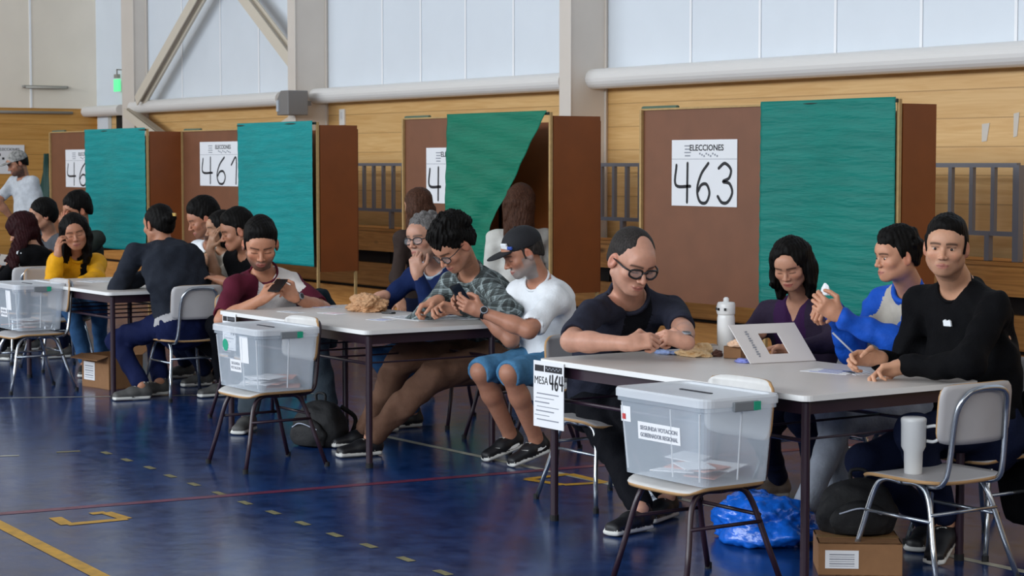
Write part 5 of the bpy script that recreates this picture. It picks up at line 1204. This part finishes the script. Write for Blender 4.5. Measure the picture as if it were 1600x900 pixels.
seat('maroon legged school chair under the man in the plaid shirt', -8.78, 5.98, PI, ch_m)
# ---- older man with hand on chin
P12 = person('older grey haired man with glasses in navy sweater resting chin on hand', 0,
    hip=at(690, 545, 11.25), neck=at(684, 412, 11.15), head_c=at(662, 372, 10.98), face=V(-.60, -.10, .78), roll=.08, shL=at(712, 438, 11.0), shR=at(646, 430, 11.3), sc=1.0, hs=1.08,
    armL=(at(625, 480, 10.6), at(652, 428, 10.74)), armR=(at(615, 462, 11.3), at(600, 462, 10.98)), handL=(V(-.15, .9, -.1), V(.3, .1, -.9), (1.1, 1.0, 1.1, 1.2), .3), handR=(V(-.95, -.1, .2), V(0, -1, 0), (.5, .5, .6, .6), .4),
    legL=(at(640, 545, 10.8), at(608, 645, 11.0), V(-.8, 0, .5)), legR=(at(600, 545, 11.0), at(645, 640, 11.2), V(-.8, 0, .5)), skin='b98a74', hair=lambda F_, c, R, s: hair_short(F_, c, R, s, vol=.008, front=.066, messy=.012), hairm=H_GRY, top='long', topm=[NAVYS], topname='sweater', legm=DENIM, shoem=SHK,
    h=.004, ch=.010, stub=.3, stubc='8a8580', brow='57504c', collar=(C_('pale_shirt_collar', '9fb0c0'), .009, .01), glasses=1.3, seed=7)
seat('maroon legged school chair under the older man in the navy sweater', -9.55, 6.10, PI, ch_m)
# ---- man in raglan shirt with phone
P10 = person('young man in maroon and white raglan shirt looking at his phone', 0,
    hip=at(418, 528, 11.55), neck=at(412, 420, 11.40), head_c=at(407, 383, 11.22), face=V(.15, -.40, .90), shL=at(456, 444, 11.46), shR=at(366, 446, 11.28), sc=1.05, hs=1.12,
    armL=(at(500, 480, 11.3), at(460, 464, 11.08)), armR=(at(325, 490, 11.2), at(410, 467, 11.0)), handL=(V(-.7, .55, .2), V(-.4, .1, -.4), (.7, .8, .9, .9), .6), handR=(V(.7, .55, .1), V(.5, .1, -.3), (.7, .8, .9, .9), .6),
    legL=(at(520, 520, 11.0), at(512, 634, 11.35), V(-.3, 0, .95)), legR=(at(400, 540, 10.95), at(388, 655, 11.05), V(-.2, 0, .95)), skin='bd8568', hair=lambda F_, c, R, s: hair_short(F_, c, R, s, vol=.008, front=.052, top=.012), hairm=H_BLK,
    top='tee', topm=[CREAMT, MARO], topname='raglan_shirt', toplab=lambda t, x, y, l, p: np.where((y > .03) & (np.abs(x) < .11+.05*(1-t)) & (y < .2), 0, np.where((l == 1) | (np.abs(x) > .13), 1, 0)), legm=GREYJ, shoem=SHG, girth=1.1, chest=1.08, h=.004, ch=.006, legw=1.12, stub=.8, collar=(MARO, .007, 0), seed=8, fold=.005)
watch(P10, 'L'); phone('black smartphone in both hands of the man in the raglan shirt', at(434, 446, 10.98), V(.3, .45, -.7), V(.2, -.8, -.5), hgt=.12)
seat('school chair under the man in the raglan shirt', -10.33, 5.22, -PI/2, ch_m)
crumple('jacket', 'dark teal jacket hung behind the man in the raglan shirt', 'jacket', Vector((-10.35, 5.62, .40)), .13, .13, .22, C_('dark_teal_cloth', '14222a'), 35, amp=.15, grain=4)
# ---- woman standing behind with long brown hair
P11 = person('long brown haired woman standing with her back turned, before the hidden number sheet', 0,
    hip=at(652, 480, 12.6), neck=at(654, 352, 12.6), head_c=at(652, 322, 12.55), face=V(-.75, -.1, -.6), shL=at(628, 372, 12.45), shR=at(676, 370, 12.75), sc=.86, hs=1.0, armL=(at(618, 430, 12.5), at(626, 470, 12.3)), armR=(at(690, 430, 12.8), at(680, 470, 12.8)),
    legL=(at(640, 540, 12.3), at(640, 615, 12.55), V(-.8, 0, -.5)), legR=(at(665, 540, 12.4), at(668, 612, 12.7), V(-.8, 0, -.5)), skin='b58368', hair=lambda F_, c, R, s: hair_long(F_, c, R, s, length=.36, vol=.020), hairm=H_BRN, hd=.003,
    top='long', topm=[C_('brown_cloth', '3b302c')], legm=NAVYJ, shoem=SHG, girth=.85, chest=.9, h=.006, ch=.012, hairh=.005, seed=9, neckr=.045)
# ---- woman voting inside the open booth
P15 = person('long haired woman in white top standing inside the open green curtained booth', 0,
    hip=at(815, 465, 13.95), neck=at(815, 352, 13.9), head_c=at(814, 318, 13.82), face=V(.35, -.5, -.8), shL=at(772, 372, 13.9), shR=at(852, 372, 13.95), sc=.95, hs=1.05, armL=(at(752, 430, 13.8), at(790, 428, 14.15)), armR=(at(872, 430, 14.0), at(835, 428, 14.2)),
    legL=(at(800, 520, 14.1), at(802, 572, 14.0), V(.5, 0, -.8)), legR=(at(830, 520, 14.1), at(830, 572, 14.0), V(.5, 0, -.8)), skin='b58368', hair=lambda F_, c, R, s: hair_long(F_, c, R, s, length=.28, vol=.02), hairm=H_BRN, hd=.003,
    top='long', topm=[C_('white_blouse', 'd4d2cb')], legm=NAVYJ, shoem=SHG, girth=.95, h=.006, ch=.010, hairh=.005, seed=10, neckr=.045, cuff=.008)
# ---- left table
P5 = person('woman in bright yellow jacket leaning her cheek on her hand', 0,
    hip=at(118, 472, 14.5), neck=at(120, 396, 14.42), head_c=at(117, 364, 14.25), face=V(.22, -.15, .95), roll=.18, shL=at(152, 410, 14.5), shR=at(88, 408, 14.3), sc=1.0, hs=1.08, armL=(at(172, 455, 14.2), at(124, 444, 14.0)), armR=(at(78, 470, 13.9), at(90, 400, 14.0)),
    handL=(V(-.95, 0, .2), V(0, -1, 0), (.4, .4, .5, .5), .4), handR=(V(.1, .9, .1), V(.6, 0, -.5), (.5, .6, .6, .7), .3), legL=(at(160, 480, 14.0), at(160, 555, 14.3), V(.2, 0, .95)), legR=(at(115, 480, 13.9), at(134, 566, 13.95), V(.1, 0, 1)),
    skin='b07a5e', hair=lambda F_, c, R, s: hair_long(F_, c, R, s, length=.20, vol=.014, front_len=.14), hairm=H_BLK, top='long', topm=[YEL, YEL, BLKT], topname='jacket', toplab=lambda t, x, y, l, p: np.where((l == 0) & (np.abs(x) < .04) & (y > 0), 2, l), legm=DENIM, shoem=SHK,
    h=.005, ch=.010, seed=11, neckr=.047, cuff=.012, collar=(YEL, .012, .02))
seat('school chair under the woman in yellow', -13.72, 5.32, -PI/2)
P6 = person('person in dark grey sweater seen from behind, hair in a bun with a clip', 0,
    hip=at(285, 503, 12.62), neck=at(256, 378, 12.72), head_c=at(247, 352, 12.75), face=V(-.75, -.15, -.6), shL=at(210, 396, 12.62), shR=at(298, 396, 12.92), sc=1.04, hs=1.0, armL=(at(175, 428, 12.6), at(235, 430, 12.95)), armR=(at(345, 430, 13.0), at(265, 434, 13.2)),
    legL=(at(200, 535, 12.7), at(222, 603, 12.52), V(-.85, 0, .35)), legR=(at(235, 545, 12.95), at(250, 600, 12.75), V(-.6, 0, .5)), skin='b07a5e', hair=lambda F_, c, R, s: (hair_short(F_, c, R, s, vol=.010, front=.066, nape=-.07), F_.ell(A3(c)+R@(np.array([0, -.115, .03])*s), (.045, .036, .040), R, .01)),
    hairm=H_BLK, top='long', topm=[DGREY, DGREY, C_('pale_shirt_hem', 'a9a7a8'), NAVYL], topname='sweater', toplab=lambda t, x, y, l, p: np.where((l == 0) & (t < -.02), 3, np.where((l == 0) & (t < .07), 2, l)), legm=NAVYL, shoem=SHG, girth=1.12, chest=1.25, h=.005, ch=.006, seed=12, hem=.03, cuff=.01, bend=.06)
mb = MB(); mb.box(Vector(P6['hp'](0, -.155, .045)), (.05, .012, .02), bev=.003); mb.build('hair_clip', mat('gold_clip', 'c9a45a', .4), P6['root'])
seat('chrome school chair under the person in the dark grey sweater', -11.62, 5.34, PI/2)
P7 = person('man in white shirt with short black hair, profile to the left at the left table', 0,
    hip=at(338, 478, 13.95), neck=at(334, 375, 13.85), head_c=at(318, 343, 13.72), face=V(-.9, -.35, .3), shL=at(352, 396, 13.72), shR=at(308, 388, 13.95), sc=1.0, hs=1.10, armL=(at(345, 425, 13.5), at(290, 432, 13.6)), armR=(at(300, 415, 13.9), at(280, 430, 13.8)),
    legL=(at(290, 500, 13.7), at(290, 565, 13.8), V(-.8, 0, .5)), legR=(at(280, 500, 13.9), at(300, 560, 14.0), V(-.8, 0, .5)), skin='a87258', hair=lambda F_, c, R, s: hair_short(F_, c, R, s, vol=.012, front=.056, top=.018), hairm=H_BLK, top='tee', topm=[WHT], legm=NAVYJ, shoem=SHG, h=.006, ch=.012, hairh=.005, seed=13, stub=.5)
P8 = person('long black haired person holding a hand against the side of the head', 0,
    hip=at(362, 490, 13.4), neck=at(352, 388, 13.35), head_c=at(344, 358, 13.25), face=V(-.9, -.1, .4), shL=at(368, 404, 13.2), shR=at(330, 400, 13.5), sc=.95, hs=1.0, armL=(at(342, 450, 13.0), at(328, 388, 13.05)), armR=(at(310, 420, 13.4), at(300, 430, 13.4)), handL=(V(.25, .95, 0), V(.6, 0, -.6), (.3, .3, .4, .5), .3),
    legL=(at(320, 500, 13.2), at(320, 570, 13.3), V(-.8, 0, .5)), legR=(at(300, 500, 13.4), at(330, 570, 13.5), V(-.8, 0, .5)), skin='b98a6c', hair=lambda F_, c, R, s: hair_long(F_, c, R, s, length=.10, vol=.012), hairm=H_BLK, top='tee', topm=[GREYT], legm=NAVYJ, shoem=SHG, h=.006, ch=.012, hairh=.005, seed=14)
P9 = person('young man in black tee with fade haircut just left of the raglan shirt man', 0,
    hip=at(398, 498, 12.95), neck=at(388, 392, 12.85), head_c=at(370, 362, 12.75), face=V(-.92, -.25, .3), shL=at(408, 408, 12.7), shR=at(362, 404, 12.98), sc=1.0, hs=1.05, armL=(at(410, 450, 12.5), at(345, 438, 12.6)), armR=(at(360, 430, 12.9), at(330, 434, 12.9)),
    legL=(at(350, 520, 12.6), at(350, 595, 12.7), V(-.8, 0, .5)), legR=(at(340, 520, 12.8), at(370, 590, 12.9), V(-.8, 0, .5)), skin='a9755a', hair=lambda F_, c, R, s: hair_short(F_, c, R, s, vol=.010, front=.062, top=.020, nape=-.02), hairm=H_BLK, top='tee', topm=[BLACKC], legm=BLKT, shoem=SHG, h=.006, ch=.012, hairh=.005, seed=15)
seat('school chair under the young man in the black tee', -11.32, 5.70, PI, ch_m); seat('school chair under the person with a hand on the head', -11.95, 5.98, PI, ch_m); seat('school chair under the man in the white shirt', -12.45, 6.28, PI, ch_m)
P4 = person('black haired person raising a hand to the face behind the woman in yellow', 0,
    hip=at(130, 460, 15.4), neck=at(130, 362, 15.35), head_c=at(120, 330, 15.25), face=V(-.75, -.25, .55), shL=at(152, 372, 15.25), shR=at(108, 370, 15.45), sc=1.0, hs=1.05, armL=(at(130, 420, 15.0), at(100, 358, 15.1)), armR=(at(100, 410, 15.4), at(85, 400, 15.3)), handL=(V(-.1, .95, 0), V(.2, 0, -.9), (.5, .5, .6, .6), .3),
    legL=(at(100, 470, 15.1), at(100, 540, 15.2), V(-.8, 0, .5)), legR=(at(90, 470, 15.3), at(110, 540, 15.4), V(-.8, 0, .5)), skin='ab765a', hair=lambda F_, c, R, s: hair_short(F_, c, R, s, vol=.018, front=.05, top=.012, messy=.018), hairm=H_BLK, top='long', topm=[C_('dark_olive_cloth', '2d332f')], legm=NAVYJ, shoem=SHG, h=.006, ch=.012, hairh=.005, seed=16)
P3 = person('dark haired person in grey top between the standing man and the woman in yellow', 0,
    hip=at(82, 455, 16.0), neck=at(80, 366, 15.95), head_c=at(66, 337, 15.85), face=V(-.85, -.15, .45), shL=at(98, 374, 15.85), shR=at(58, 372, 16.05), sc=.98, hs=1.05, armL=(at(90, 430, 15.6), at(50, 410, 15.7)), armR=(at(50, 420, 16.0), at(40, 408, 16.0)),
    legL=(at(50, 450, 15.7), at(50, 525, 15.8), V(-.8, 0, .5)), legR=(at(40, 450, 15.9), at(60, 525, 16.0), V(-.8, 0, .5)), skin='b58368', hair=lambda F_, c, R, s: hair_short(F_, c, R, s, vol=.02, front=.056, nape=-.09, side=.01), hairm=H_BLK, top='long', topm=[C_('mid_grey_cloth', '55575c')], legm=NAVYJ, shoem=SHG, h=.006, ch=.012, hairh=.005, seed=17)
P2 = person('woman with long dark red hair in a black jacket with white stripes', 0,
    hip=at(62, 462, 14.9), neck=at(52, 385, 14.95), head_c=at(34, 362, 15.0), face=V(-.85, -.35, -.15), shL=at(34, 404, 14.8), shR=at(72, 402, 15.1), sc=.98, hs=1.02, armL=(at(20, 450, 14.7), at(-12, 405, 14.9)), armR=(at(60, 440, 15.2), at(0, 420, 15.2)),
    legL=(at(0, 480, 14.9), at(10, 540, 15.0), V(-.8, 0, -.3)), legR=(at(0, 480, 15.1), at(30, 540, 15.2), V(-.8, 0, -.3)), skin='b58368', hair=lambda F_, c, R, s: hair_long(F_, c, R, s, length=.24, vol=.045, spread=1.6), hairm=H_RED, hd=.005, top='long', topm=[BLACKC, BLACKC, WHT], topname='jacket',
    toplab=lambda t, x, y, l, p: np.where((l == 1) & (y > -.05) & (y < .06) & ((y % .03) < .011) & (x > .12), 2, l), legm=BLKT, shoem=SHG, h=.006, ch=.008, hairh=.005, seed=18)
seat('grey backed chrome school chair of the woman with dark red hair', -14.38, 5.32, PI/2)
P1 = person('bearded standing man in white tee and patterned cap at the far left', 0,
    hip=at(42, 348, 19.3), neck=at(38, 276, 19.3), head_c=at(27, 256, 19.2), face=V(-.8, -.35, .45), shL=at(52, 284, 19.15), shR=at(22, 284, 19.45), sc=.98, hs=1.0, armL=(at(60, 320, 19.2), at(52, 345, 19.0)), armR=(at(18, 320, 19.4), at(22, 345, 19.4)),
    legL=(at(45, 420, 19.0), at(48, 482, 19.2), V(-.7, 0, .6)), legR=(at(35, 420, 19.2), at(34, 480, 19.4), V(-.7, 0, .6)), skin='a9755a', hair=lambda F_, c, R, s: hair_short(F_, c, R, s, vol=.006, front=.05), hairm=H_BLK, top='tee', topm=[C_('heather_white_cloth', 'b9bcc0', noise=.12)], topname='tee_shirt', legm=NAVYJ, shoem=SHG, h=.007, ch=.012, hairh=.006, seed=19, stub=.8)
cap(P1, mat('patterned_cap_cloth', '8c8a86', .8, noise=.6, nscale=40), False)
